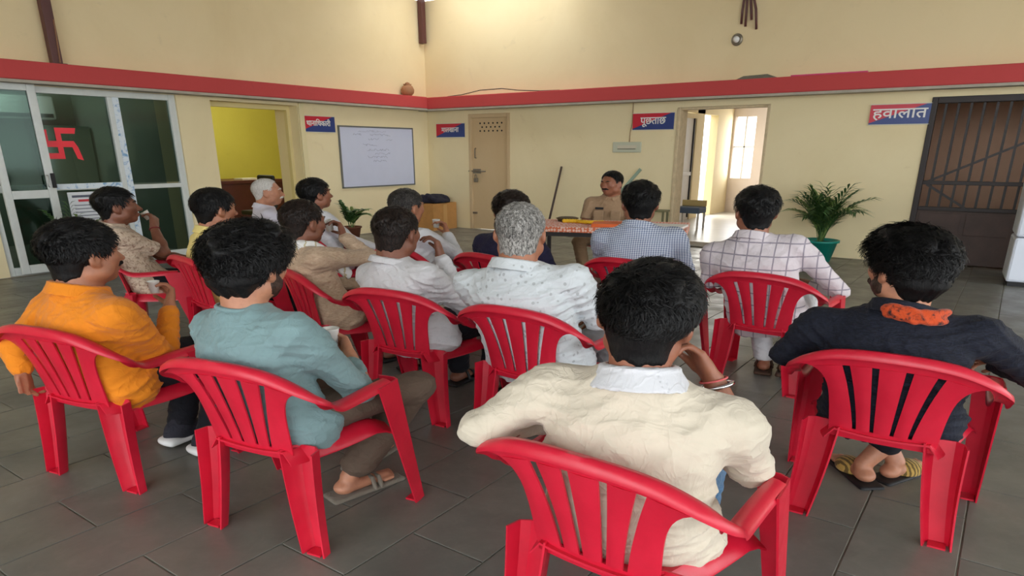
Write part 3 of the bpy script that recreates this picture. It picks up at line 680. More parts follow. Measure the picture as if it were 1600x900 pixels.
# ------------------------------------------------------------------ plants
M_leaf = mat('palm_leaf', srgb(62, 96, 50), .5, .3, 25); M_leaf2 = mat('palm_leaf_pale', srgb(112, 138, 72), .5, .25, 25)
def frond(L, lean, seed, n=13, lw=.02, ll=.2):
    rs = random.Random(seed); spine = []; a = lean; p = np.array([0., 0, 0])
    for i in range(n + 1):
        spine.append(p.copy()); th = a * (0.25 + 1.1 * (i / n) ** 1.3); p = p + L / n * np.array([math.sin(th), 0, math.cos(th)])
    m = MB(); m.tube(spine, [.006 * (1 - .8 * i / n) for i in range(n + 1)], 4)
    for i in range(3, n + 1):
        d = spine[i] - spine[i - 1]; d /= np.linalg.norm(d)
        for sgn in (-1, 1):
            l = ll * (1 - .45 * abs(i / n - .55)) * rs.uniform(.85, 1.1); side = np.array([0, sgn, 0.]); dirv = d * .75 + side * .62; dirv /= np.linalg.norm(dirv)
            w = np.cross(dirv, np.array([0, 0, 1.])); w /= np.linalg.norm(w) + 1e-9
            b = spine[i]; m1 = b + dirv * l * .45 + np.array([0, 0, .01]); e = b + dirv * l + np.array([0, 0, -.22 * l])
            m.add([b, m1 + w * lw * .5, e, m1 - w * lw * .5, m1 + np.array([0, 0, .004])], [(0, 1, 4), (1, 2, 4), (2, 3, 4), (3, 0, 4)])
    return m
def potted_palm(loc, hgt, spread, n, potr, poth, potcol, label, name='potted_palm', ll=.2, lw=.02, seed=1):
    r = empty(name, loc); tag(r, label, 'plant')
    MB().lathe([(potr * .68, 0), (potr * .95, poth * .9), (potr * 1.06, poth * .9), (potr * 1.06, poth), (potr * .96, poth), (potr * .9, poth * .86)], n=24, caps=(True, False)).build('pot', potcol, r, True)
    MB().lathe([(0.001, poth * .86), (potr * .93, poth * .86)], n=20, caps=(False, False)).build('soil', mat('soil', srgb(60, 46, 36), .9), r)
    rs = random.Random(seed)
    for k in range(n):
        L = hgt * rs.uniform(.65, 1.05); o = frond(L, rs.uniform(.25, 1.0) * spread, seed * 100 + k, 12, lw, ll * rs.uniform(.8, 1.1)).build('frond', M_leaf if k % 3 else M_leaf2, r, False)
        az = k * 2.4 + rs.uniform(-.3, .3)
        if hgt > .7 and math.sin(az) > .25: az = -az
        o.location = (rs.uniform(-.04, .04), rs.uniform(-.04, .04), poth * .86); o.rotation_euler = (0, 0, az)
    return r
M_teal = mat('teal_plastic_pot', srgb(18, 128, 112), .4)
potted_palm((-2.17, 10.72, 0), .80, 1.3, 36, .25, .30, M_teal, 'bushy palm in a teal pot against the back wall', ll=.34, lw=.036, seed=3)
potted_palm((-9.55, 8.45, 0), .50, 1.3, 11, .17, .24, mat('brown_plastic_pot', srgb(120, 70, 50), .6), 'small leafy pot plant under the whiteboard', 'pot_plant', .22, .06, 5)
potted_palm((-9.75, 3.97, 0), .62, .9, 6, .14, .26, MATS['brown_plastic_pot'], 'thin pot plant in front of the glass office notice', 'pot_plant', .20, .05, 9)

# ------------------------------------------------------------------ officer's table
tb = empty('meeting_table', (-3.58, 6.88, 0), math.radians(20)); tag(tb, 'dark framed table under an orange cloth before the officer', 'table')
Mtb = mat('dark_table_steel', srgb(40, 34, 34), .5)
MB().box(-.82, .82, -.40, .40, .70, .735).build('table_top', mat('brown_board', srgb(120, 80, 56), .6), tb)
for x in (-.76, .76):
    for y in (-.36, .36): MB().box(x - .02, x + .02, y - .02, y + .02, 0, .70).build('leg', Mtb, tb)
MB().box(-.76, .76, -.37, -.35, .64, .70).build('apron', Mtb, tb)
tc = MB().box(-.84, .84, -.42, .42, .737, .745).box(-.84, .84, -.425, -.417, .69, .745).box(-.848, -.84, -.42, .42, .69, .745).box(.84, .848, -.42, .42, .69, .745)
tco = tc.build('tablecloth', cloth('orange_print_cloth', srgb(222, 118, 82), .8, 'dots', srgb(236, 200, 184), (30, .42)), loc=tb.location, rotz=math.radians(20)); tag(tco, 'orange cloth with white print on the officer table', 'tablecloth')
def on_table(x, y, z=.745):
    c, s = math.cos(math.radians(20)), math.sin(math.radians(20)); return (-3.58 + c * x - s * y, 6.88 + s * x + c * y, z)
o = MB().box(-.26, .26, -.17, .17, 0, .035).build('file_folder', mat('orange_card', srgb(222, 104, 44), .6), bevel=.004, loc=on_table(.10, -.18), rotz=math.radians(24)); tag(o, 'orange file folder lying on the officer table', 'folder')
o = MB().box(-.2, .2, -.14, .14, 0, .02).build('paper_sheaf', M_white, loc=on_table(.62, -.12), rotz=math.radians(10)); tag(o, 'white papers on the officer table beside the orange folder', 'papers')
gl = SDF((-.3, -.1, -.02), (.3, .1, .08), .008)
for i in range(15):
    t_ = i / 14; gl.ell((-.22 + .44 * t_, .03 * math.sin(7 * t_), .022), (.022, .024, .022), k=.006)
gl.field(lambda d, X, Y, Z: np.maximum(d, -Z))
tag(link('marigold_garland', gl.mesh('marigold_garland', mat('marigold', srgb(240, 190, 40), .8, .2, 60)), loc=on_table(-.30, -.02), rotz=math.radians(12)), 'yellow marigold string on the officer table', 'garland')
cp = empty('peaked_cap', on_table(-.52, .22), math.radians(30)); tag(cp, 'dark khaki cap lying on the officer table', 'cap')
MB().lathe([(.11, 0), (.115, .022), (.135, .034), (.10, .046), (.0, .048)], n=20, caps=(True, False)).build('crown', cloth('dark_khaki', srgb(92, 76, 50)), cp, True)
MB().add([(-.09, -.06, .01), (.09, -.06, .01), (.06, -.15, 0), (-.06, -.15, 0), (-.09, -.06, .018), (.09, -.06, .018), (.06, -.15, .008), (-.06, -.15, .008)], [(0, 3, 2, 1), (4, 5, 6, 7), (0, 1, 5, 4), (1, 2, 6, 5), (2, 3, 7, 6), (3, 0, 4, 7)]).build('peak', M_dark, cp)

# ------------------------------------------------------------------ moulded red plastic armchair (origin: floor between the rear legs)
_m = bpy.data.materials.new('red_chair_plastic'); _m.use_nodes = True; _t = NT(_m); _v = _t.coord('Object')
_t.link(_t.ramp(_t.noise(_v, 5, 5, 0.6), 0.3, 0.75, srgb(190, 20, 46), srgb(216, 34, 60)), _t.b.inputs['Base Color'])
_t.link(_t.ramp(_t.noise(_v, 14, 4, 0.6), 0.3, 0.7, (0.28,) * 3 + (1,), (0.44,) * 3 + (1,)), _t.b.inputs['Roughness'])
_t.bump(_t.noise(_v, 160, 3, 0.5), 0.06, 0.004)
M_chair = _m

def crom(P, n):
    P = [np.array(p, float) for p in P]; out = []
    for i in range(len(P) - 1):
        p0 = P[max(i - 1, 0)]; p1 = P[i]; p2 = P[i + 1]; p3 = P[min(i + 2, len(P) - 1)]
        for k in range(n):
            t = k / n; out.append(0.5 * ((2 * p1) + (-p0 + p2) * t + (2 * p0 - 5 * p1 + 4 * p2 - p3) * t * t + (-p0 + 3 * p1 - 3 * p2 + p3) * t ** 3))
    out.append(P[-1]); return np.array(out)

def back_pt(x, v):
    z = .405 + .365 * v - .20 * min(1, abs(x) / .36) ** 2.6 * max(0, v - .55) ** 1.0 * 1.0
    y = -.005 - .075 * v - .02 * v * v + .33 * x * x
    return (x, y, z)
hw = lambda v: .195 + .03 * v + .13 * max(0, v) ** 4.5
def make_chair():
    r = empty('plastic_armchair')
    TH_ = .007
    # backrest: lower band, top band, five slats with open slots between
    so = lambda v: .098 + .080 * v ** 1.4; si = lambda v: .034 + .028 * v
    wo = lambda v: .0065 + .0085 * v; wi = lambda v: .0065 + .0075 * v
    v0, v1 = .07, .86
    def patch(fa, fb, va, vb, nx, nv, bulge=0.0):
        P = []; N = []
        for i in range(nv + 1):
            v = va + (vb - va) * i / nv; a, b = fa(v), fb(v); rowp = []; rown = []
            for j in range(nx + 1):
                x = a + (b - a) * j / nx; p = np.array(back_pt(x, v)); p[1] -= bulge * math.sin(math.pi * j / nx); rowp.append(p); rown.append((0.0, 1, 0))
            P.append(rowp); N.append(rown)
        return MB().slab(P, N, TH_)
    br = autosmooth(patch(lambda v: -hw(v), lambda v: hw(v), -.06, v0, 14, 2).slab(*(lambda q: (q[0], q[1]))(_rows(-hw(v1), hw(v1), v1, 1.0, hw)), TH_).build('backrest', M_chair, r))
    ed = [lambda v: -hw(v), lambda v: -so(v) - wo(v), lambda v: -so(v) + wo(v), lambda v: -si(v) - wi(v), lambda v: -si(v) + wi(v), lambda v: si(v) - wi(v), lambda v: si(v) + wi(v), lambda v: so(v) - wo(v), lambda v: so(v) + wo(v), lambda v: hw(v)]
    for k in range(5): autosmooth(patch(ed[2 * k], ed[2 * k + 1], v0, v1, 4, 12, .005).build('slat', M_chair, br))
    # top rail running into the arms
    half = [(0, -.098, .775), (.12, -.092, .772), (.22, -.078, .757), (.30, -.052, .722), (.338, -.012, .675), (.337, .035, .630), (.330, .09, .607), (.328, .18, .603), (.330, .30, .606), (.333, .41, .606)]
    C = crom(half, 5); outd = []
    for i in range(len(C)):
        d = C[min(i + 1, len(C) - 1)] - C[max(i - 1, 0)]; n = np.array([d[1], -d[0], 0]); n /= np.linalg.norm(n); outd.append(n)
    outd = np.array(outd); nb = 23
    def prof_at(i):
        c = C[i].copy(); n = outd[i].copy(); up = np.array([0, 0, 1.]); q = max(0, 1 - i / 22)
        return [c + up * (-.012 - .01 * q) - n * .006, c + up * .004 - n * .002, c + up * (.012 + .006 * q) + n * .010, c + up * (.010 + .008 * q) + n * .030, c + up * (.003 + .005 * q) + n * (.050 - .013 * q), c + up * (-.012 + .005 * q) + n * (.056 - .013 * q)]
    def ribbon(idx, sgn):
        P = []; N = []
        for i in idx:
            prof = prof_at(i)
            row = [p * np.array([sgn, 1, 1]) for p in prof]; P.append(row); N.append([(0, 0, -1.)] * len(row))
        return MB().slab(P, N, .008)
    P = [[p * np.array([-1, 1, 1]) for p in prof_at(i)] for i in range(nb, 0, -1)] + [prof_at(i) for i in range(nb + 1)]
    autosmooth(MB().slab(P, [[(0, 0, -1.)] * 6] * len(P), .008).build('top_rail', M_chair, r), 50)
    for s in (-1, 1): autosmooth(ribbon(range(nb, len(C)), s).build('armrest', M_chair, r), 50)
    # seat with waterfall front and side aprons
    P = []; N = []
    for i in range(11):
        t = i / 10; y = -.02 + .50 * t; w = .205 + .135 * t ** 0.9; row = []
        for j in range(13):
            u = -1 + 2 * j / 12; z = .415 + .012 * t + .016 * u * u - (.05 * max(0, t - .85) / .15 if t > .85 else 0) - .012 * math.sin(math.pi * t)
            if abs(u) > .99: z -= .05
            row.append((w * u, y, z))
        P.append(row); N.append([(0, 0, -1)] * 13)
    autosmooth(MB().slab(P, N, .008).build('seat', M_chair, r), 50)
    # legs: open channels, splayed
    def leg(top, bot, prof_t, prof_b, sgn, n=8, curve=0.0):
        P = []; N = []
        for i in range(n + 1):
            t = i / n; c = np.array(top) * (1 - t) + np.array(bot) * t; c = c + np.array([curve * math.sin(math.pi * t), 0, 0]); row = []; nr = []
            pp = np.array(prof_t) * (1 - t) ** 1.0 + np.array(prof_b) * t
            for k, q in enumerate(pp):
                a = pp[min(k + 1, len(pp) - 1)] - pp[max(k - 1, 0)]; nn = np.array([-a[1], a[0]]); nn /= np.linalg.norm(nn) + 1e-9
                row.append(((c[0] + q[0]) * sgn, c[1] + q[1], c[2])); nr.append((nn[0] * sgn, nn[1], 0))
            P.append(row); N.append(nr)
        return MB().slab(P, N, .007)
    rt = [(-.066, -.034), (-.056, .022), (-.036, .044), (.034, .050), (.062, .032), (.072, -.022)]; rb = [(-.046, -.030), (-.040, .012), (-.028, .026), (.026, .030), (.042, .018), (.047, -.024)]
    ft = [(-.055, .040), (.015, .045), (.040, .030), (.046, -.03), (.050, -.115)]; fb = [(-.030, .030), (.010, .034), (.026, .022), (.030, -.015), (.030, -.050)]
    for s in (-1, 1):
        m = leg((.222, .012, .432), (.268, .0, .0), rt, rb, s, 8, -.006); m.box(*(sorted((s * .236, s * .300))), -.024, .024, 0.0, .008)
        autosmooth(m.build('leg', M_chair, r), 35)
    for s in (-1, 1):
        m = leg((.336, .425, .606), (.372, .56, .0), ft, fb, s, 10, .0); m.box(*(sorted((s * .345, s * .398))), .52, .592, 0.0, .008)
        autosmooth(m.build('leg', M_chair, r), 35)
        # side web from rear leg to front leg under the seat edge
    return r
def _rows(a0, b0, va, vb, hwf):
    P = []; N = []
    for i in range(4):
        v = va + (vb - va) * i / 3; P.append([np.array(back_pt(-hwf(v) + 2 * hwf(v) * j / 20, v)) for j in range(21)]); N.append([(0., 1, 0)] * 21)
    return P, N
CHAIRS = [  # x, y, yaw(deg), label
    (-3.35, 1.23, 13, 'red plastic armchair under the man in the orange shirt'),
    (-2.24, 1.39, 11, 'red plastic armchair under the man in the sage green sweatshirt'),
    (-0.76, 1.46, -1, 'nearest red plastic armchair, under the man in the cream shirt with a bangle'),
    (-0.25, 2.91, 3, 'red plastic armchair under the man in the dark denim jacket'),
    (-2.72, 2.71, 6, 'red plastic armchair under the cropped-haired man in a plain white shirt'),
    (-1.89, 2.74, 1, 'red plastic armchair under the grey-haired man in the patterned white shirt'),
    (-1.19, 4.44, -4, 'red plastic armchair under the man in the pale window-check shirt'),
    (-2.16, 4.49, -6, 'red plastic armchair under the man in the blue gingham shirt'),
    (-3.12, 4.11, -9, 'red plastic armchair under the person in dark navy'),
    (-3.69, 2.83, -18, 'red plastic armchair under the man in the tan kurta with a scarf'),
    (-4.81, 2.75, -8, 'red plastic armchair under the man in the yellow shirt'),
    (-5.78, 2.70, -35, 'red plastic armchair under the man in the brown patterned short sleeves'),
    (-6.60, 4.50, -30, 'red plastic armchair under the white-haired old man by the yellow doorway'),
    (-5.40, 4.30, -20, 'red plastic armchair under the black-haired man in white below the whiteboard'),
    (-3.95, 4.05, -12, 'red plastic armchair under the grey-haired man in white sipping a cup'),
    (-4.10, 8.12, 195, 'red plastic armchair under the khaki uniformed officer behind the table'),
]
chair0 = make_chair()
for i, (x, y, a, lab) in enumerate(CHAIRS):
    c = chair0 if i == 0 else copy_tree(chair0)
    c.location = (x, y, 0); c.rotation_euler = (0, 0, math.radians(a)); tag(c, lab, 'chair', 'red plastic armchairs')

# ------------------------------------------------------------------ people
KP_ = 1.33      # plan scale of the seated figures (broad build)
SKIN = {'mid': skin_mat('skin_mid', srgb(168, 114, 86)), 'dark': skin_mat('skin_dark', srgb(128, 82, 62)), 'light': skin_mat('skin_light', srgb(188, 134, 105)), 'brown': skin_mat('skin_brown', srgb(150, 98, 74))}
HAIR = {'black': hair_mat('black_hair', srgb(10, 10, 11), srgb(30, 28, 28)), 'brown': hair_mat('dark_brown_hair', srgb(20, 15, 13), srgb(58, 44, 37)), 'grey': hair_mat('grey_hair', srgb(66, 64, 62), srgb(186, 182, 176), (0.40, 0.62)),
        'stubble': hair_mat('short_beard_hair', srgb(36, 27, 24), srgb(92, 68, 56), (0.40, 0.70)), 'salt': hair_mat('salt_pepper_hair', srgb(26, 24, 24), srgb(112, 106, 100), (0.45, 0.75)), 'white': hair_mat('white_hair', srgb(168, 162, 154), srgb(226, 222, 216), (0.3, 0.6))}
M_lip = mat('lip', srgb(134, 78, 70), .45); M_eye = mat('eye_dark', srgb(28, 20, 18), .15); M_eyew = mat('eye_white', srgb(214, 206, 198), .25)

def rot(yaw=0, pitch=0, roll=0):
    """columns: right, forward, up; yaw left +, pitch up +, roll to the right +"""
    return np.array(Matrix.Rotation(math.radians(yaw), 3, 'Z') @ Matrix.Rotation(math.radians(pitch), 3, 'X') @ Matrix.Rotation(math.radians(roll), 3, 'Y'))
def unit(v): v = np.array(v, float); return v / (np.linalg.norm(v) + 1e-9)
def ik(S, W, l1, l2, hint):
    S = np.array(S, float); W = np.array(W, float); d = W - S; L = np.linalg.norm(d)
    if L > (l1 + l2) * .985: W = S + d / L * (l1 + l2) * .985; d = W - S; L = np.linalg.norm(d)
    u = d / L; a = (l1 * l1 - l2 * l2 + L * L) / (2 * L); h = math.sqrt(max(l1 * l1 - a * a, 0)); n = np.array(hint, float); n = n - (n @ u) * u; n = unit(n)
    return S + u * a + n * h, W

def head_sdf(g, c, R, s, fat=1.0, ears=True):
    T = lambda *p: c + R @ (np.array(p) * s)
    E = lambda p, r, k=.02, mode='u', RR=None: g.ell(T(*p), np.array(r) * s, R if RR is None else RR, k * s, mode)
    E((0, -.012, .022), (.075, .096, .096)); E((0, .035, -.040), (.058 * fat, .060, .082), .04); E((0, .066, -.103), (.026, .020, .018), .03)
    for q in (-1, 1):
        E((q * .043, .056, -.022), (.022, .022, .022), .03); E((q * .050 * fat, .012, -.075), (.022, .035, .026), .03)
    E((0, .080, .022), (.046, .014, .012), .02)
    g.cone(T(0, .088, .004), T(0, .112, -.036), .008 * s, .013 * s, .010 * s)
    for q in (-1, 1):
        E((q * .013, .100, -.040), (.010, .012, .009), .008); E((q * .031, .096, -.002), (.017, .012, .010), .012, 's'); E((q * .031, .078, -.003), (.0135, .0125, .0115), .004)
    E((0, .092, -.066), (.024, .012, .0065), .008); E((0, .090, -.079), (.020, .012, .007), .008); E((0, .110, -.0725), (.022, .012, .002), .004, 's')
    if ears:
        for q in (-1, 1):
            RR = R @ rot(q * 22, -12, 0)
            g.ell(T(q * .078, -.006, -.014), np.array((.011, .021, .034)) * s, RR, .010 * s); g.ell(T(q * .090, .000, -.010), np.array((.010, .011, .019)) * s, RR, .006 * s, 's')
            g.ell(T(q * .075, .002, -.042), np.array((.008, .010, .010)) * s, RR, .010 * s)

def hand_sdf(g, W, d, n, side, s=1.0, curl=(40, 45, 30), spread=.5, thumb=(.9, .5), pinch=False):
    """W wrist, d hand direction, n palm normal (the way the fingers curl), side: +1 right / -1 left; thumb leaves along th"""
    d = unit(d); n = unit(np.array(n) - (np.array(n) @ d) * d); th = unit(np.cross(n, d)) * side
    L = .088 * s; Wd = [.034, .012, -.010, -.031]
    base = [W + d * L * (.98 - .02 * abs(i - 1)) + th * Wd[i] * s for i in range(4)]
    for i in range(4):
        st = W + d * .015 * s + th * Wd[i] * .55 * s; g.cone(st, base[i], .013 * s, .0105 * s, .014)
    g.ell(W + d * L * .55, (.0, .0, .0) if False else (.030 * s, .030 * s, .014 * s), np.stack([d, th, n], 1), .015)
    g.cone(W + d * .02 * s + th * .022 * s, W + d * .045 * s + th * .036 * s + n * .008 * s, .015 * s, .013 * s, .015)
    ln = [(.042, .026, .020), (.046, .030, .021), (.043, .027, .020), (.033, .020, .018)]
    for i in range(4):
        p = base[i]; a = 0.0; sp = (1.5 - i) * .09 * spread
        for j in range(3):
            a += math.radians(curl[j] + (6 if i == 3 else 0) - (14 if (pinch and i == 0 and j == 1) else 0)); v = unit(d * math.cos(a) + n * math.sin(a) + th * sp); q = p + v * ln[i][j] * s
            g.cone(p, q, (.0092 - .0008 * j) * s, (.0086 - .0009 * j) * s, .003); p = q
    t0 = W + d * .040 * s + th * .036 * s + n * .010 * s; v = unit(d * thumb[0] + th * .55 + n * thumb[1]); t1 = t0 + v * .036 * s; v2 = unit(d * thumb[0] + n * (thumb[1] + .25) + th * .05); t2 = t1 + v2 * .030 * s
    g.cone(t0, t1, .0115 * s, .010 * s, .006); g.cone(t1, t2, .010 * s, .0085 * s, .003)
    return base[1] + n * .03 * s

def folds(d, X, Y, Z, amp, seed):
    r = np.random.default_rng(seed); out = 0
    w1 = np.sin(7.1 * X + 5.7 * Z + seed) + np.sin(8.3 * Y - 6.2 * Z + 2 * seed); w2 = np.sin(13.7 * Z + 8.5 * X - seed) + np.sin(11.1 * X - 9 * Y)
    for k in range(5):
        th = r.uniform(-1.1, 1.1); f = r.uniform(34, 52) if k < 2 else r.uniform(58, 95); fx, fz, fy = math.sin(th) * f, math.cos(th) * f, r.uniform(-.5, .5) * f
        s = np.sin(fx * X + fz * Z + fy * Y + r.uniform(0, 6) + 1.9 * w1 + 1.3 * w2 * (k % 2)); m = np.clip(.45 + .75 * np.sin((5 + k) * X * 1.6 + (6 + k) * Z * 1.4 + 1.3 * w2 + 2 * k), 0, 1)
        out = out + (1 - np.abs(s)) ** 2.0 * m * (1.0 if k < 2 else .75)
    return d - amp * (out - .8)

def person(P):
    hs = P.get('hs', 1.10); v = P.get('v', .008); seat = .43
    root = empty('person', (P['loc'][0], P['loc'][1], 0), math.radians(P['yaw'])); tag(root, P['label'], 'person', 'people at the meeting')
    S3 = (KP_, KP_, 1.0); skin = SKIN[P.get('skin', 'mid')]
    hc = np.array(P['head'], float); hR = rot(*P.get('hrot', (0, 0, 0)))
    bw = P.get('bw', 1.0); bd = P.get('bd', 1.0)
    pel = np.array(P.get('pel', (0, 0.0, seat - .02)), float)
    nb = hc + np.array((0, -.035, -.168)) * hs + np.array(P.get('nboff', (0, 0, 0)))      # neck base
    tw = P.get('twist', 0.0)
    u = unit(nb - pel); L = np.linalg.norm(nb - pel); rgt = unit(np.array((math.cos(math.radians(tw)), math.sin(math.radians(tw)), 0)) - 0); rgt = unit(rgt - (rgt @ u) * u); fw = np.cross(u, rgt)
    roll = P.get('sroll', 0.0)   # shoulder line roll
    shl = rgt * math.cos(math.radians(roll)) + u * math.sin(math.radians(roll)); sw = P.get('sw', .178) * bw
    drop = P.get('drop', .055)
    SR = nb + shl * sw - u * drop + fw * P.get('shf', .01); SL = nb - shl * sw - u * drop + fw * P.get('shf', .01)
    l1, l2 = .27, .245
    WR = np.array(P.get('wr', (.13, .27, .60)), float); WL = np.array(P.get('wl', (-.13, .27, .60)), float)
    ER, WR = (np.array(P['er'], float), WR) if 'er' in P else ik(SR, WR, l1, l2, P.get('hr', (.6, -.5, -.6)))
    EL, WL = (np.array(P['el'], float), WL) if 'el' in P else ik(SL, WL, l1, l2, P.get('hl', (-.6, -.5, -.6)))
    lg = P.get('legs', {}); hipR = pel + rgt * .085 + np.array((0, .02, .075)); hipL = pel - rgt * .085 + np.array((0, .02, .075))
    KR = np.array(lg.get('kr', (.125, .36, .475))); KL = np.array(lg.get('kl', (-.125, .36, .475))); AR = np.array(lg.get('ar', (.115, .36, .095))); AL = np.array(lg.get('al', (-.115, .36, .095)))
    fR = unit(lg.get('fr', (.1, 1, 0))); fL = unit(lg.get('fl', (-.1, 1, 0)))
    # torso loft
    sk = [-.10, 0, .10, .25, .42, .60, .76, .86, .93, 1.0, 1.06]
    bl = P.get('belly', 0.0)
    ww = np.array([.150, .170, .172, .160, .155, .163, .170, .160, .125, .075, .05]) * bw
    dd = np.array([.085, .108, .115, .112 + bl, .110 + bl, .112 + bl * .4, .106, .096, .080, .062, .05]) * bd
    bend = P.get('bend', .03)
    def torso(g, off, lo=-.08, hi=1.03):
        def fn(X, Y, Z):
            px, py, pz = X - pel[0], Y - pel[1], Z - pel[2]; s = (px * u[0] + py * u[1] + pz * u[2]) / L
            x = px * rgt[0] + py * rgt[1] + pz * rgt[2]; y = px * fw[0] + py * fw[1] + pz * fw[2]; y = y + bend * np.sin(np.clip(s, 0, 1) * math.pi)
            w = np.interp(s, sk, ww).astype(np.float32) + off; d = np.interp(s, sk, dd).astype(np.float32) + off
            # back flatter than the front
            rr = (np.abs(x / w) ** 2.3 + np.abs(y / d) ** 2.3) ** (1 / 2.3); e = (rr - 1) * np.minimum(w, d) * .95
            return np.maximum(e, np.maximum((lo - s), (s - hi)) * L)
        a = np.minimum(pel, nb) - .32; b = np.maximum(pel, nb) + .32; g.put(fn, a, b, .02)
    # ---- body: one continuous surface
    pts = np.array([hc, pel, ER, EL, WR, WL, KR, KL, AR, AL, SR, SL]); lo = pts.min(0) - .24; hi = pts.max(0) + .26; lo[2] = max(-.005, lo[2]); hi[2] = hc[2] + .15 * hs
    g = SDF(lo, hi, v)
    torso(g, -.012)
    for S, E, W in ((SR, ER, WR), (SL, EL, WL)):
        g.cone(nb - u * .03, S, .045, .050, .03); g.cone(S, E, .047, .039, .03); g.cone(E, E + (W - E) * .35, .039, .038, .02); g.cone(E + (W - E) * .35, W, .038, .0255, .02)
    for H, K_, A, F in ((hipR, KR, AR, fR), (hipL, KL, AL, fL)):
        g.cone(H, K_, .078, .050, .03); g.cone(K_, K_ + (A - K_) * .4, .050, .050, .02); g.cone(K_ + (A - K_) * .4, A, .050, .032, .02)
        b = A + np.array((0, 0, -.045)); b[2] = max(b[2], .035); g.ell(b - F * .03, (.030, .030, .028), k=.02); g.cone(b - F * .01, b + F * .14 - np.array((0, 0, .012)), .032, .020, .02)
        sd = np.array((F[1], -F[0], 0))
        for q, ln in ((-.030, .050), (-.014, .048), (.0, .044), (.014, .038), (.027, .030)):
            t0 = b + F * .125 + sd * q - np.array((0, 0, .016)); g.cone(t0, t0 + F * ln, .011, .009, .006)
    g.cone(nb - u * .03, hc + hR @ (np.array((0, -.030, -.055)) * hs), .062 * hs * P.get('nk', 1.), .054 * hs * P.get('nk', 1.), .03)
    head_sdf(g, hc, hR, hs, P.get('fat', 1.0))
    cups = {}
    for nm, W, E, sd in (('r', WR, ER, 1), ('l', WL, EL, -1)):
        h = P.get('hand_' + nm, {}); d = np.array(h.get('d', unit(W - E) * 1.0)); n = np.array(h.get('n', (-sd * .6, 0, -.8)))
        cups[nm] = hand_sdf(g, W, d, n, sd, 1.02, h.get('curl', (35, 40, 25)), h.get('spread', .5), h.get('thumb', (.9, .5)), h.get('pinch', False))
    cx, cy, ca = CHAIRS[P['chair']][:3]; ang = math.radians(P['yaw'] - ca); dx, dy = P['loc'][0] - cx, P['loc'][1] - cy; c0, s0 = math.cos(math.radians(ca)), math.sin(math.radians(ca))
    ox, oy = c0 * dx + s0 * dy, -s0 * dx + c0 * dy
    def clip(d, X, Y, Z, mg=0.0):
        xc = ox + KP_ * (math.cos(ang) * X - math.sin(ang) * Y); yc = oy + KP_ * (math.sin(ang) * X + math.cos(ang) * Y)
        vv = np.clip((Z - .405) / .365, 0, 1.0); yb = .012 + mg - .075 * vv - .02 * vv * vv + .33 * np.minimum(xc * xc, .06) - np.maximum(Z - .77, 0) * 2.2
        e = np.where(np.abs(xc) < .28, (yb - yc) / KP_, -1.0); k = .02; h = np.maximum(k - np.abs(d - e), 0) / k
        return np.maximum(d, e) + h * h * k * .25
    g.field(lambda d, X, Y, Z: clip(d, X, Y, Z, .018))
    body = link('body', g.mesh('body', skin, S3), root)
    # ---- eyes, brows, lips (only where the face can be seen)
    T = lambda *p: (hc + hR @ (np.array(p) * hs))
    if P.get('face', True):
        for q in (-1, 1):
            c = T(q * .031, .0815, -.003) * np.array(S3); m = MB().lathe([(.0005, -.0095 * hs), (.0085 * hs, -.005 * hs), (.0105 * hs, 0), (.0085 * hs, .005 * hs), (.0005, .0095 * hs)], c, 10); m.build('eye', M_eye, body, True)
        g2 = SDF(hc - .16 * hs, hc + .16 * hs, .0035)
        for q in (-1, 1): g2.chain([T(q * .014, .097, .020), T(q * .032, .093, .027), T(q * .050, .078, .020)], [.0045, .0055, .003], .004)
        link('eyebrows', g2.mesh('eyebrows', HAIR[P.get('brow', P.get('haircol', 'black'))], S3), body)
        g2 = SDF(hc - .16 * hs, hc + .16 * hs, .0035); E2 = lambda p, r: g2.ell(T(*p), np.array(r) * hs, hR, .004)
        E2((0, .0955, -.067), (.023, .010, .0045)); E2((0, .0935, -.078), (.018, .010, .005)); link('lips', g2.mesh('lips', M_lip, S3), body)
    # ---- hair
    hst = P.get('hair', 'short'); st = dict(short=(.004, .010, .0025, 120, .018), full=(.007, .022, .005, 75, .036), curly=(.012, .031, .009, 60, .042), crop=(.003, .004, .0015, 150, .010), flat=(.007, .016, .003, 80, .035), big=(.009, .029, .007, 60, .045))[hst]
    hl_y = [-.12, -.07, -.045, -.030, -.022, .010, .016, .028, .040, .052, .066, .10]; hl_z = P.get('line', [-.100, -.098, -.085, -.040, .012, .016, -.012, -.012, .034, .050, .062, .072])
    sd = P['seed']
    def thick(up, fr, z): return st[0] + (st[1] - st[0]) * np.clip((z + .01) / .075, 0, 1) ** 1.2 + P.get('quiff', 0.0) * np.clip(fr * up * 2, 0, 1)
    g3 = SDF(hc - .19 * hs, hc + .20 * hs, P.get('hv', .0055))
    def hfn(d, X, Y, Z):
        p = [X - hc[0], Y - hc[1], Z - hc[2]]; q = [(p[0] * hR[0, i] + p[1] * hR[1, i] + p[2] * hR[2, i]) / hs for i in range(3)]
        x, y, z = q; y2 = y + .012; z2 = z - .022; r = np.sqrt(x * x + y2 * y2 + z2 * z2) + 1e-6; up = np.clip(z2 / r, -.6, 1); fr = np.clip(y2 / r, -1, 1)
        e = d / hs
        hl = np.interp(y, hl_y, hl_z).astype(np.float32) + .004 * np.sin(150 * x + sd) + .003 * np.sin(310 * x + 2 * sd) - P.get('low', 0.0) * (y < -.03)
        f = st[3]; a = st[2] * np.clip((z + .03) / .06, .08, 1)
        wx = np.sin(f * .45 * y + sd) + np.sin(f * .38 * z + 2 * sd); wy = np.sin(f * .41 * x + 3 * sd) + np.sin(f * .5 * z)
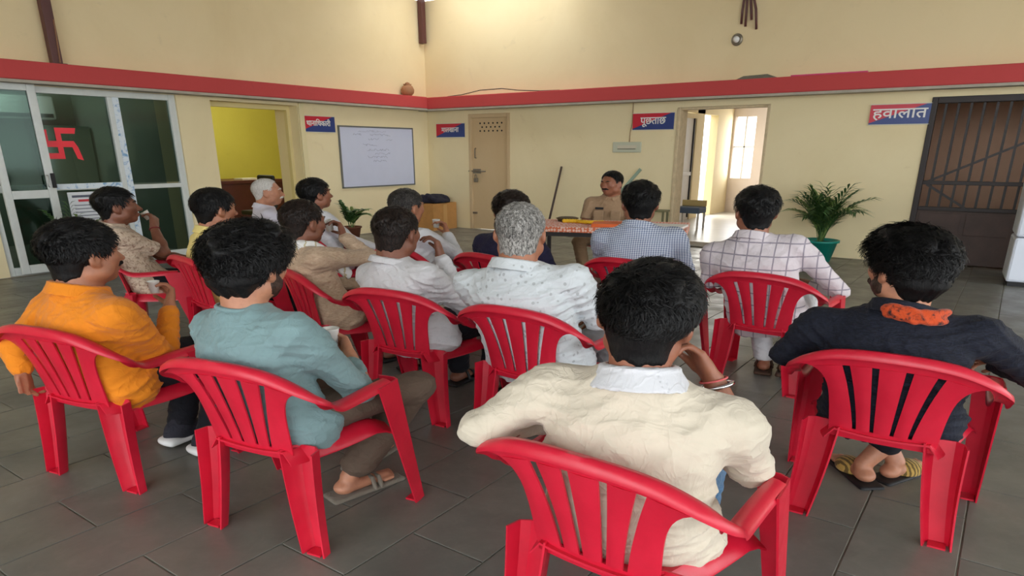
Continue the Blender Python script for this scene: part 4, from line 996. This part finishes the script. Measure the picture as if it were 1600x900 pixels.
        n = np.sin(f * x + 1.6 * wx) * np.sin(f * .8 * y + 1.6 * wy) + .6 * np.sin(f * 1.3 * z + 2.1 * wx) * np.sin(f * 1.7 * x + wy) + .5 * np.abs(np.sin(f * 1.1 * (x + y) + 2 * wy))
        th = thick(up, fr, z) * (np.clip((z - hl) / .045, 0, 1) ** .6 * 1.0) - .0015 * (z < hl + .006)
        return np.maximum(e - th - a * n, (hl - z) * .8) * hs
    g3.ell(T(0, -.012, .022), np.array((.075, .096, .096)) * hs, hR, 0); g3.cone(nb - u * .03, hc + hR @ (np.array((0, -.030, -.055)) * hs), .062 * hs * P.get('nk', 1.), .054 * hs * P.get('nk', 1.), .03)
    g3.field(hfn); V, F = g3.polys(); nV = len(V)
    # locks of hair lying over the mass
    rr = np.random.default_rng(sd); N = P.get('strands', 1800); dv = rr.normal(size=(N * 2, 3)); dv /= np.linalg.norm(dv, axis=1)[:, None]
    y = -.012 + dv[:, 1] * .096; z = .022 + dv[:, 2] * .096; hl = np.interp(y, hl_y, hl_z); dv = dv[(z > hl + .003) & (z > -.055)][:N]; N = len(dv)
    b0 = np.array((0, -.012, .022)); ax = np.array((.075, .096, .096)); base = b0 + dv * ax; th = thick(dv[:, 2], dv[:, 1], base[:, 2])
    crown = np.array((.015, -.06, .115)); flow = base - crown; flow[:, 2] -= .03; part = P.get('part', .0); flow = flow + rr.normal(size=(N, 3)) * (.035 if hst in ('full', 'flat', 'short') else .075)
    if hst in ('full', 'flat', 'big', 'curly'): flow += np.array((.06 * (1 if sd % 2 else -1), .02, .0)) * np.clip(dv[:, 2:3], 0, 1)
    nn = dv / ax; nn /= np.linalg.norm(nn, axis=1)[:, None]; flow -= (flow * nn).sum(1)[:, None] * nn; flow /= np.linalg.norm(flow, axis=1)[:, None] + 1e-9; sdv = np.cross(flow, nn)
    Ls = st[4] * rr.uniform(.6, 1.25, N) * np.clip((base[:, 2] + .10) / .12, .35, 1); cur = (.0 if hst in ('short', 'crop', 'flat') else .006 if hst == 'full' else .011) * rr.normal(size=N); wd = rr.uniform(.0012, .0030, N)
    fz = P.get('frizz', 1.0); lift = rr.uniform(.75, 1.12, N) + np.where(rr.uniform(size=N) < .10, .20 * fz, 0); K4 = 5; SP = []
    for k in range(K4):
        t = k / (K4 - 1); c = base + nn * (th * lift * (.55 + .62 * t - .22 * t * t) + .0015 + st[2] * .95 * np.clip((base[:, 2] + .03) / .06, .1, 1) * min(1, 2.2 * t))[:, None] + flow * (Ls * t)[:, None] + sdv * (cur * math.sin(3.6 * t))[:, None] - nn * (Ls * Ls * t * t * 3.2 * (1 if hst != 'short' else 1.5))[:, None]
        w = (wd * (1 - .9 * t ** 2))[:, None] * sdv; SP += [c + w, c - w + nn * .0006]
    SP = np.stack(SP, 1).reshape(-1, 3); SP = hc + (SP * hs) @ hR.T; q0 = nV + np.arange(N)[:, None] * (2 * K4); SF = np.concatenate([np.concatenate([q0 + 2 * k, q0 + 2 * k + 1, q0 + 2 * k + 3, q0 + 2 * k + 2], 1) for k in range(K4 - 1)])
    hb = link('hair', mesh_np('hair', np.concatenate([V, SP]), np.concatenate([F, SF]), HAIR[P.get('haircol', 'black')], S3), body)
    fh = P.get('beard', ())
    if fh:
        g4 = SDF(hc - .17 * hs, hc + .15 * hs, .005)
        if 'moustache' in fh: g4.chain([T(-.030, .084, -.063), T(-.012, .100, -.053), T(.012, .100, -.053), T(.030, .084, -.063)], [.005 * hs, .0105 * hs, .0105 * hs, .005 * hs], .004)
        if 'beard' in fh:
            head_sdf(g4, hc, hR, hs, P.get('fat', 1.0), False)
            def bf(d, X, Y, Z):
                p = [X - hc[0], Y - hc[1], Z - hc[2]]; x, y, z = [(p[0] * hR[0, i] + p[1] * hR[1, i] + p[2] * hR[2, i]) / hs for i in range(3)]
                up = np.interp(y, [-.02, .0, .018, .032, .05, .075, .12], [.0, .0, -.004, -.034, -.060, -.060, -.056]).astype(np.float32)
                up = up + .004 * np.sin(240 * y + 60 * z) + .003 * np.sin(410 * y); e = d - (.0032 + .0012 * np.sin(190 * x) * np.sin(170 * z + 100 * y)) * hs
                mouth = np.sqrt((x / .026) ** 2 + ((z + .073) / .012) ** 2) - 1
                return np.maximum(np.maximum(np.maximum(e, (z - up) * hs), (-.004 - y) * hs), -mouth * .02)
            g4.field(bf)
        link('facial_hair', g4.mesh('facial_hair', HAIR[P.get('beardcol', P.get('haircol', 'black'))], S3), body)
    # ---- shirt
    sh = P['shirt']; o = sh.get('off', .014); sl = sh.get('sleeve', 'long')
    sv = P.get('sv', v); g = SDF(lo + np.array((0, 0, .2)), hi, sv); torso(g, o, sh.get('hem', -.10), 1.03)
    for S, E, W in ((SR, ER, WR), (SL, EL, WL)):
        sl = sh.get('sleeve', 'long') if S is SR else sh.get('sleeve_l', sh.get('sleeve', 'long'))
        g.cone(nb - u * .004 - fw * .006, S, .056, .050, .06); g.cone(S, S + (E - S) * .3, .056 * bw, .060, .05)
        if sl == 'long':
            g.cone(S + (E - S) * .2, E, .061, .051, .03); m = E + (W - E) * sh.get('len', .92); g.cone(E, m, .051, .040, .018)
        elif sl == 'half':
            m = S + (E - S) * .80; g.cone(S + (E - S) * .2, m, .062, .060, .02)
        elif sl == 'rolled':
            m = E + (W - E) * .30; g.cone(S + (E - S) * .2, E, .061, .053, .03); g.cone(E, m, .053, .050, .012); g.cone(E + (W - E) * .2, E + (W - E) * .32, .052, .051, .002)
    if sh.get('skirt'):   # long kurta over the thighs
        for H, K_ in ((hipR, KR), (hipL, KL)): g.cone(H, H + (K_ - H) * sh['skirt'], .095, .080, .04)
    hips = pel + np.array((0, .01, .07)); g.ell(hips, (.178 * bw, .13 * bd, .085), k=.03)
    if sh.get('drape'): g.cone(pel + rgt * .14 + np.array((0, .02, .10)), pel + rgt * .17 + np.array((0, .02, .02)), .06, .05, .03)
    a_ = sh.get('fold', .0042); sd_ = P['seed']
    g.field(lambda d, X, Y, Z: folds(d, X, Y, Z, a_, sd_))
    g.field(clip)
    if sl == 'half':   # flat sleeve ends
        for S, E in ((SR, ER), (SL, EL)):
            m = S + (E - S) * .80; dv = unit(E - S)
            g.put(lambda X, Y, Z: -((m[0] - X) * dv[0] + (m[1] - Y) * dv[1] + (m[2] - Z) * dv[2]) * -1 if False else np.maximum(-((X - m[0]) * dv[0] + (Y - m[1]) * dv[1] + (Z - m[2]) * dv[2]), np.sqrt((X - m[0]) ** 2 + (Y - m[1]) ** 2 + (Z - m[2]) ** 2) - .10), m - .1, m + .1, .004, 's')
    # round the neck opening
    nd = unit(hc + hR @ (np.array((0, -.02, -.06)) * hs) - nb)
    shirt = link('shirt', g.mesh('shirt', sh['mat'], S3), root)
    if sh.get('collar', True):
        g = SDF(nb - .16, nb + .16, .0055); ch = sh.get('ch', .045); fx = fw
        def cf(d, X, Y, Z):
            p = [X - nb[0], Y - nb[1], Z - nb[2]]; s = p[0] * nd[0] + p[1] * nd[1] + p[2] * nd[2]; y = p[0] * fx[0] + p[1] * fx[1] + p[2] * fx[2]
            r = np.sqrt(np.maximum(p[0] ** 2 + p[1] ** 2 + p[2] ** 2 - s * s, 1e-9)); s = s + .30 * (y - 0.0) * .6
            R0 = .066 * hs * P.get('nk', 1.); stand = np.maximum(np.abs(r - R0) - .0045, np.abs(s - .030) - ch * .62); fold = np.maximum(np.abs(r - (R0 + .008 + sh.get('flare', .30) * np.maximum(.045 - s, 0))) - .005, np.abs(s - .026) - ch * .62)
            e = np.minimum(stand, fold); gap = np.where(y > 0, np.abs(p[0] * rgt[0] + p[1] * rgt[1] + p[2] * rgt[2]) - .02 - .3 * np.maximum(.03 - s, 0), 1.0)
            return np.maximum(e, -gap)
        g.field(cf); link('collar', g.mesh('collar', sh.get('cmat', sh['mat']), S3), shirt)
    elif sh.get('neckband'):
        n_ = 28; e1 = unit(np.cross(nd, (0, 1, .3))); e2 = np.cross(nd, e1); rr_ = .069 * hs
        pts_ = [(nb + nd * .030 + (e1 * math.cos(a) + e2 * math.sin(a)) * rr_ * .97 - fw * 0 + np.array((0, 0, -.012 * math.sin(0)))) * np.array(S3) for a in [2 * math.pi * k / n_ for k in range(n_ + 1)]]
        MB().tube(pts_, .009, 7, False).build('neckband', sh['mat'], shirt, True)
    # ---- trousers
    tr = P.get('trousers')
    if tr:
        g = SDF(lo, np.array((hi[0], hi[1], seat + .26)), sv); g.ell(hips - np.array((0, 0, .005)), (.168 * bw, .118 * bd, .085), k=.03)
        for H, K_, A in ((hipR, KR, AR), (hipL, KL, AL)):
            e = K_ + (A - K_) * tr.get('len', .93); g.cone(H, K_, .088, .064, .03); g.cone(K_, e, .064, tr.get('cuff', .056), .02)
        g.field(lambda d, X, Y, Z: folds(d, X, Y, Z, .0035, sd_ + 5)); link('trousers', g.mesh('trousers', tr['mat'], S3), root)
    # ---- footwear
    fo = P.get('feet')
    if fo:
        for A, F in ((AR, fR), (AL, fL)):
            b = A + np.array((0, 0, -.045)); b[2] = max(b[2], .035); sd = np.array((F[1], -F[0], 0)); RF = np.stack([sd, F, np.array((0, 0, 1.))], 1); base = np.array((b[0], b[1], b[2] - .034))
            if fo == 'sneaker':
                g = SDF(b - .22, b + .24, .006); g.ell(b + F * .06 + np.array((0, 0, .0)), (.044, .14, .045), RF, .01); g.ell(b - F * .015 + np.array((0, 0, .03)), (.042, .055, .055), RF, .03); g.cone(b + np.array((0, 0, .05)), b + np.array((0, 0, .075)), .045, .043, .01)
                g.field(lambda d, X, Y, Z: np.maximum(d, b[2] - .028 - Z)); so_ = link('shoe', g.mesh('shoe', P['shoemat'], S3), root)
                g = SDF(b - .22, b + .24, .006); g.box(base + F * .058 + np.array((0, 0, .008)), (.046, .145, .016), RF, .014); g.ell(base - F * .06 + np.array((0, 0, .02)), (.042, .04, .022), RF, .02); link('sole', g.mesh('sole', M_white, S3), so_)
            else:
                g = SDF(b - .22, b + .24, .006); g.box(base + F * .060 + np.array((0, 0, -.004)), (.046, .145, .011), RF, .010); so_ = link('sandal', g.mesh('sandal', P.get('shoemat', M_dark), S3), root)
                g = SDF(b - .22, b + .24, .006)
                if fo == 'banded':   # broad striped upper over the forefoot
                    g.ell(b + F * .075 + np.array((0, 0, -.016)), (.049, .060, .046), RF, .01); g.field(lambda d, X, Y, Z: np.maximum(np.abs(d + .004) - .006, b[2] - .032 - Z))
                for q in ((.075, .10) if fo == 'slipper' else () if fo == 'banded' else (.035, .085)):
                    c = b + F * q; g.chain([c + sd * .044 + np.array((0, 0, -.03)), c + sd * .026 + np.array((0, 0, .024 - q * .12)), c - sd * .026 + np.array((0, 0, .024 - q * .12)), c - sd * .044 + np.array((0, 0, -.03))], [.009, .008, .008, .009], .004)
                link('strap', g.mesh('strap', P.get('strapmat', P.get('shoemat', M_dark)), S3), so_)
    info = dict(root=root, body=body, shirt=shirt, cup=cups, hc=hc, hR=hR, nb=nb, u=u, fw=fw, rgt=rgt, WR=WR, WL=WL, ER=ER, EL=EL, SR=SR, SL=SL, torso=torso, T=T, S3=S3, nd=nd, hs=hs, pel=pel, L=L)
    return info

def to_world(I, p):
    r = I['root']; a = r.rotation_euler[2]; x, y, z = p[0] * KP_, p[1] * KP_, p[2]
    return (r.location[0] + math.cos(a) * x - math.sin(a) * y, r.location[1] + math.sin(a) * x + math.cos(a) * y, z)
M_cup = mat('white_paper_cup', srgb(238, 236, 230), .6); M_tea = mat('milky_tea', srgb(168, 116, 72), .2)
def cup(I, hand, label, off=(0, 0, 0), s=1.0, tilt=0.0):
    p = to_world(I, I['cup'][hand] + np.array(off)); r = empty('paper_cup', p); r.rotation_euler = (tilt, 0, I['root'].rotation_euler[2]); tag(r, label, 'cup', 'small tea cups')
    MB().lathe([(.024 * s, -.03 * s), (.034 * s, .035 * s), (.0365 * s, .037 * s), (.0345 * s, .039 * s), (.031 * s, .034 * s), (.022 * s, -.026 * s)], n=18).build('cup_wall', M_cup, r, True)
    MB().lathe([(.0005, .020 * s), (.029 * s, .020 * s)], n=16, caps=(False, False)).build('tea', M_tea, r)
    return r

W_ = lambda n, c, **k: cloth(n, c, **k)
C_white = cloth('plain_white_cotton', srgb(212, 212, 216)); C_black = cloth('black_trouser_cloth', srgb(26, 26, 32)); C_brownT = cloth('brown_trouser_cloth', srgb(96, 80, 68)); C_grey = cloth('grey_trouser_cloth', srgb(120, 118, 120))
C_jeans = cloth('blue_denim', srgb(88, 124, 156), .85, 'weave', srgb(66, 98, 130), (60,))
PEOPLE = {}
def add(key, **P): P['seed'] = P.get('seed', len(PEOPLE) + 3); PEOPLE[key] = person(P); return PEOPLE[key]

# man in the cream shirt, hand at his cheek (nearest)
add('front', chair=2, loc=(-.76, 1.66), yaw=14, v=.006, sv=.007, label='man in a cream shirt resting his cheek on his hand, nearest the camera', head=(.01, .03, 1.075), hrot=(2, -4, 7), strands=7500, low=.004, skin='brown', hair='full', hv=.005, face=False,
    shirt=dict(mat=cloth('cream_cotton', srgb(208, 197, 178)), sleeve='rolled', sleeve_l='long', fold=.0055, drape=True, ch=.05, flare=.5, cmat=C_white), trousers=dict(mat=C_jeans), feet='sandal', bw=1.06, sroll=-5,
    er=(.245, .11, .625), wr=(.145, .155, .86), hand_r=dict(d=(-.50, .12, .85), n=(-.8, -.35, 0), curl=(20, 50, 40), thumb=(.9, .1)), el=(-.31, -.10, .745), wl=(-.24, .14, .66), twist=0, belly=.01)
# man in the dark denim jacket
add('denim', chair=3, loc=(-.25, 3.11), yaw=5, v=.006, sv=.007, label='man in a dark denim jacket with an orange scarf at his collar', head=(-.03, .0, 1.068), hrot=(42, -2, 0), low=.008, skin='light', hair='big', hv=.005, strands=8000, quiff=.02, beard=('beard', 'moustache'), beardcol='stubble',
    shirt=dict(mat=cloth('dark_navy_denim', srgb(22, 24, 34), .8, 'weave', srgb(32, 36, 50), (50,)), sleeve='long', fold=.006, off=.020), trousers=dict(mat=C_black, len=.72), feet='banded', bw=1.12, sw=.19,
    strapmat=cloth('ochre_black_strap', srgb(186, 152, 80), .8, 'stripe', srgb(24, 22, 22), (34, .5)), shoemat=M_dark, legs=dict(kr=(.16, .34, .47), kl=(-.16, .34, .47), ar=(-.05, .22, .085), al=(.05, .30, .085), fr=(-.55, .8, 0), fl=(.5, .8, 0)),
    er=(.38, .14, .63), wr=(.28, .32, .62), el=(-.33, -.02, .66), wl=(-.26, .24, .62))
# man in the sage sweatshirt
add('sage', chair=1, loc=(-2.27, 1.59), yaw=4, v=.006, sv=.007, label='curly-haired man in a sage green sweatshirt holding a cup', head=(-.06, -.03, 1.09), hrot=(10, -3, 0), strands=7500, skin='light', hair='curly', hv=.005, quiff=.02, beard=('beard',), beardcol='stubble',
    shirt=dict(mat=cloth('sage_sweatshirt', srgb(122, 148, 150)), sleeve='long', fold=.005, collar=False, neckband=True, off=.016, len=.70), trousers=dict(mat=C_brownT, len=.85, cuff=.065), feet='slipper', shoemat=cloth('grey_rubber', srgb(120, 112, 100)), bw=1.04,
    legs=dict(kr=(.17, .42, .48), kl=(-.12, .36, .475), ar=(.03, .20, .09), al=(-.10, .40, .09), fr=(.25, .9, 0)), er=(.17, .14, .565), wr=(.02, .26, .645), hand_r=dict(d=(-.75, .5, .4), n=(-.5, -.5, .1), curl=(35, 45, 30), thumb=(.6, .6)), wl=(-.16, .22, .62))
# man in orange
add('orange', chair=0, loc=(-3.39, 1.42), yaw=0, v=.006, sv=.007, label='moustached man in an orange shirt holding a cup at the left', head=(-.01, -.01, 1.065), hrot=(2, 0, 0), strands=4000, skin='mid', hair='full', hv=.005, fat=1.15, beard=('moustache',), nk=1.12,
    shirt=dict(mat=cloth('orange_cotton', srgb(228, 134, 30)), sleeve='long', fold=.006, off=.018, len=.9, hem=-.10), trousers=dict(mat=C_black), feet='sneaker', shoemat=cloth('dark_grey_mesh', srgb(46, 46, 54)), bw=1.14, belly=.03, sw=.19,
    legs=dict(kr=(.14, .36, .475), ar=(.13, .26, .10), kl=(-.12, .38, .475), al=(-.05, .24, .10)), er=(.12, .14, .54), wr=(.0, .25, .755), hand_r=dict(d=(-.5, .45, .75), n=(-.3, -.8, .1), curl=(38, 50, 30), thumb=(.7, .5)),
    el=(-.25, -.20, .63), wl=(-.20, -.21, .52), hand_l=dict(d=(.15, -.05, -1), n=(.6, .6, 0)))
# man in plain white (middle)
add('white_mid', chair=4, loc=(-2.75, 2.91), yaw=-4, v=.007, label='man with cropped brown hair in a plain white shirt, behind the sage green sweatshirt', head=(-.07, -.05, 1.068), hrot=(14, -6, 0), skin='dark', hair='short', haircol='brown', nk=1.1,
    shirt=dict(mat=cloth('white_cotton', srgb(208, 206, 208)), sleeve='long', fold=.0055, off=.017, drape=True, ch=.03), trousers=dict(mat=C_black), feet='sandal', bw=1.06,
    er=(.13, .17, .60), wr=(-.04, .18, .90), hand_r=dict(d=(-.3, .1, .9), n=(-.7, -.5, 0), curl=(40, 50, 35)))
# grey haired man, patterned shirt
add('greyhair', chair=5, loc=(-1.90, 2.94), yaw=10, v=.007, label='grey-haired man in a white shirt with a faint leaf print', head=(-.08, -.04, 1.12), hrot=(16, -3, 0), skin='mid', hair='short', haircol='grey', fat=1.1, nk=1.15, hs=1.12, face=False,
    shirt=dict(mat=cloth('white_leaf_print', srgb(208, 213, 216), .85, 'dots', srgb(176, 180, 182), (26, .22)), sleeve='long', fold=.006, off=.02, drape=True), trousers=dict(mat=C_grey), feet='sandal', bw=1.18, belly=.03, sw=.19)
# man in pale window-check
add('check', chair=6, loc=(-1.18, 4.64), yaw=8, v=.007, label='man in a pale grey window-check shirt before the teal pot', head=(-.12, -.05, 1.145), hrot=(22, 0, 0), skin='brown', hair='full',
    shirt=dict(mat=cloth('window_check', srgb(208, 198, 202), .85, 'window', srgb(116, 108, 124), (12.5, .10)), sleeve='long', fold=.004, off=.018), trousers=dict(mat=cloth('white_pyjama', srgb(206, 206, 208))), feet='sandal', shoemat=cloth('brown_leather', srgb(76, 54, 42)), bw=1.06,
    legs=dict(ar=(.10, .12, .12), fr=(0, .6, .0), al=(-.02, .18, .095)), er=(.29, .18, .62), wr=(.16, .33, .62), el=(-.30, -.05, .68), wl=(-.2, .22, .62))
# man in blue gingham
add('gingham', chair=7, loc=(-2.14, 4.69), yaw=14, v=.007, label='man in a blue and white gingham shirt sitting before the officer', head=(-.04, -.02, 1.155), hrot=(16, 0, 0), skin='brown', hair='full', face=False,
    shirt=dict(mat=cloth('blue_gingham', srgb(214, 220, 230), .85, 'gingham', srgb(92, 104, 140), (62, .5)), sleeve='long', fold=.003, off=.016), trousers=dict(mat=C_grey), feet='sandal', bw=1.06, sw=.185)
# person in navy
add('navy', chair=8, loc=(-3.08, 4.31), yaw=0, v=.008, label='person in a dark navy top sitting behind the grey-haired man', head=(.0, .0, 1.075), hrot=(12, -12, 0), skin='brown', hair='full', haircol='brown', face=False,
    shirt=dict(mat=cloth('navy_cloth', srgb(34, 32, 56)), sleeve='long', fold=.004, collar=False, neckband=True), trousers=dict(mat=C_black), feet='sandal', bw=1.0)
# tan kurta with scarf
add('tan', chair=9, loc=(-3.62, 3.02), yaw=-15, v=.007, label='man in a tan kurta with a white scarf, sipping from a cup', head=(-.09, -.10, 1.068), hrot=(14, -4, 0), skin='dark', hair='short', haircol='brown', beard=('moustache',), nk=1.1,
    shirt=dict(mat=cloth('tan_weave', srgb(196, 170, 144), .85, 'weave', srgb(178, 150, 124), (40,)), sleeve='long', fold=.005, off=.018, drape=True, skirt=.5), trousers=dict(mat=C_white), feet='sandal', bw=1.06,
    er=(.07, .17, .82), wr=(-.09, .11, .95), hand_r=dict(d=(-.45, .1, .7), n=(-.5, -.8, -.1), curl=(45, 55, 35), thumb=(.6, .6)))
# yellow shirt
add('yellow', chair=10, loc=(-4.78, 2.95), yaw=-8, v=.008, label='black-haired man in a pale yellow shirt beside the glass office', head=(-.01, -.01, 1.105), hrot=(4, -4, 0), skin='mid', hair='flat',
    shirt=dict(mat=cloth('pale_yellow_cotton', srgb(226, 206, 128)), sleeve='half', fold=.004), trousers=dict(mat=C_black), feet='sandal', bw=1.0)
# patterned short sleeves, drinking
add('brownprint', chair=11, loc=(-5.72, 2.88), yaw=-28, v=.007, label='man in brown patterned short sleeves drinking from a cup', head=(-.06, -.14, 1.09), hrot=(4, 2, 0), skin='dark', hair='flat',
    shirt=dict(mat=cloth('brown_streak_print', srgb(206, 186, 164), .85, 'blotch', srgb(142, 112, 94), (34, .50)), sleeve='half', fold=.004), trousers=dict(mat=C_black), feet='sandal', bw=1.0,
    er=(.0, .07, .71), wr=(-.13, .04, .90), hand_r=dict(d=(-.45, .1, .8), n=(-.5, -.7, 0), curl=(40, 50, 30), thumb=(.6, .6)))
# old man with white hair
add('oldman', chair=12, loc=(-6.50, 4.67), yaw=-30, v=.008, label='white-haired old man with a white moustache before the yellow doorway', head=(-.03, -.03, 1.095), hrot=(-8, 0, 0), skin='light', hair='crop', haircol='white', brow='white', beard=('moustache',), beardcol='white', fat=1.08,
    line=[-.086, -.082, -.066, -.034, .014, .016, .0, .02, .060, .085, .10, .12], shirt=dict(mat=cloth('white_kurta', srgb(216, 212, 224)), sleeve='long', fold=.004), trousers=dict(mat=C_white), feet='sandal', bw=1.06)
# white shirt black hair
add('whitefar', chair=13, loc=(-5.33, 4.49), yaw=-20, v=.008, label='black-haired man in a white shirt in front of the whiteboard', head=(-.08, -.09, 1.12), hrot=(6, 4, 0), skin='brown', hair='flat',
    shirt=dict(mat=C_white, sleeve='long', fold=.004), trousers=dict(mat=C_grey), feet='sandal', bw=1.05)
# grey short hair, white shirt, cup
add('whitecup', chair=14, loc=(-3.91, 4.25), yaw=-12, v=.008, label='grey-templed man in a white shirt raising a cup, near the cardboard box', head=(-.06, -.09, 1.08), hrot=(6, -4, 0), skin='mid', hair='short', haircol='salt',
    shirt=dict(mat=C_white, sleeve='long', fold=.004), trousers=dict(mat=C_grey), feet='sandal', bw=1.0, er=(.07, .17, .69), wr=(-.04, .20, .83), hand_r=dict(d=(-.5, .2, .7), n=(-.5, -.7, 0), curl=(40, 50, 30)))
# officer
add('officer', chair=15, loc=(-4.05, 7.78), yaw=192, v=.007, label='police officer in khaki uniform sitting behind the table', head=(.0, .0, 1.14), hrot=(-22, -4, 0), skin='brown', hair='short', beard=('moustache',), fat=1.12, nk=1.12,
    line=[-.086, -.082, -.066, -.034, .014, .016, -.006, -.004, .048, .064, .076, .085], shirt=dict(mat=cloth('khaki_uniform', srgb(168, 138, 108)), sleeve='half', fold=.004, ch=.035), trousers=dict(mat=cloth('khaki_trousers', srgb(136, 108, 80))), feet='sneaker', shoemat=M_dark, bw=1.10, belly=.03,
    wr=(.05, .22, .56), wl=(-.05, .22, .56), hr=(.9, -.4, -.3), hl=(-.9, -.4, -.3), legs=dict(kr=(.18, .36, .475), kl=(-.16, .36, .475)))

# ------------------------------------------------------------------ cups, scarves, bangle, badges
cup(PEOPLE['sage'], 'r', 'white tea cup in the hand of the man in the sage sweatshirt', (-.01, -.005, .035), 1.15)
cup(PEOPLE['orange'], 'r', 'white tea cup in the hand of the man in orange', (-.015, -.02, .025), .85)
cup(PEOPLE['brownprint'], 'r', 'white tea cup at the lips of the man in brown patterned sleeves', (-.03, -.02, .02), 1.0, .5)
cup(PEOPLE['tan'], 'r', 'white tea cup at the mouth of the man in the tan kurta', (-.03, -.02, .0), 1.0, .4)
cup(PEOPLE['whitecup'], 'r', 'white tea cup in the raised hand beside the cardboard box', (-.03, -.01, .02), 1.0)
def ring(I, c, ax, r, w, m, name, label, cat, tilt=0.0):
    ax = unit(ax); e1 = unit(np.cross(ax, (.3, .2, 1))); e2 = np.cross(ax, e1)
    pts = [np.array(to_world(I, c + (e1 * math.cos(a) + e2 * math.sin(a)) * r)) for a in [2 * math.pi * k / 28 for k in range(29)]]
    return tag(MB().tube(pts, w, 8, False).build(name, m, None, True), label, cat)
I = PEOPLE['front']; aW = I['WR'] - I['ER']
ring(I, I['ER'] + aW * .93, aW, .038, .006, mat('polished_steel', srgb(206, 206, 210), .12, metal=1.0), 'steel_bangle', 'polished steel bangle on the nearest man wrist', 'bangle')
ring(I, I['ER'] + aW * 1.0, aW, .031, .003, mat('pink_thread', srgb(206, 96, 96), .8), 'wrist_thread', 'pink thread around the nearest man wrist', 'thread')
I = PEOPLE['brownprint']; aW = I['WR'] - I['ER']
ring(I, I['ER'] + aW * .93, aW, .031, .004, mat('dark_red_thread', srgb(120, 30, 40), .8), 'wrist_thread', 'dark red thread on the wrist of the man drinking at the left', 'thread')
# scarf lying round a neck (thick folded cloth)
def scarf(I, m, label, drop=.0, name='scarf', ends=((.10, .10, -.26), (-.10, .10, -.26)), r=.022, back=.085, shape=None, lift=0.0):
    nb, fw, rg, u = I['nb'], I['fw'], I['rgt'], I['u']; P3 = [nb + rg * a + fw * b + u * c for a, b, c in shape or [(ends[0][0], ends[0][1] + .04, ends[0][2]), (.10, .09, -.10), (.105, .03, -.015), (.07, -.055, .020), (0, -back, .026), (-.07, -.055, .020), (-.105, .03, -.015), (-.10, .09, -.10), (ends[1][0], ends[1][1] + .04, ends[1][2])]]
    C_ = crom(P3, 6); C_ = C_ + u * lift; g = SDF(C_.min(0) - .07, C_.max(0) + .07, .007)
    for i in range(len(C_) - 1):
        for o in ((0, 0, 0), (.0, -.006, -.016), (0, .004, .014)): g.cone(C_[i] + np.array(o), C_[i + 1] + np.array(o), r * .62, r * .62, .008)
    g.field(lambda d, X, Y, Z: d - .004 * np.sin(130 * Z + 60 * Y + 8 * np.sin(20 * X)) * np.sin(40 * X + 1))
    o = link(name, g.mesh(name, m, I['S3'])); o.location = I['root'].location; o.rotation_euler = I['root'].rotation_euler
    return tag(o, label, 'scarf')
scarf(PEOPLE['denim'], cloth('orange_black_scarf', srgb(198, 76, 36), .85, 'blotch', srgb(40, 30, 32), (26, .50)), 'orange and black printed scarf round the denim jacket collar', r=.019, shape=[(.09, .13, -.14), (.11, .08, -.04), (.118, .0, .012), (.10, -.06, .022), (.05, -.088, .034), (.0, -.09, .046), (-.03, -.08, .05)])
scarf(PEOPLE['tan'], cloth('white_scarf_cloth', srgb(222, 220, 216), .85, 'stripe', srgb(170, 150, 80), (14, .18)), 'white scarf with a gold edge on the tan kurta', r=.026, back=.104, lift=.032)
# officer: epaulettes, name bar, pockets, belt
I = PEOPLE['officer']; KH = MATS['khaki_uniform']; T3 = np.array(I['S3'])
def surf(x, up): # point on the front of the chest
    return I['pel'] + I['rgt'] * x + I['u'] * up
for q, S in ((1, I['SR']), (-1, I['SL'])):
    a = (I['nb'] + I['rgt'] * q * .085 - I['u'] * .012) * T3; b = (S + I['u'] * .056) * T3; MB().bar(a + np.array((0, 0, .03)), b + np.array((0, 0, .006)), .06, .012, tuple(I['u'])).build('epaulette', KH, I['shirt'], bevel=.004)
for q in (1, -1):
    c = (surf(q * .080, .345) + I['fw'] * .137) * T3; MB().box(c[0] - .062, c[0] + .062, c[1] - .02, c[1] + .006, c[2] - .065, c[2] + .055).build('chest_pocket', KH, I['shirt'], bevel=.008)
c = (surf(.080, .425) + I['fw'] * .130) * T3; MB().box(c[0] - .05, c[0] + .05, c[1] - .02, c[1] + .006, c[2] - .012, c[2] + .012).build('name_bar', M_dark, I['shirt'], bevel=.003)
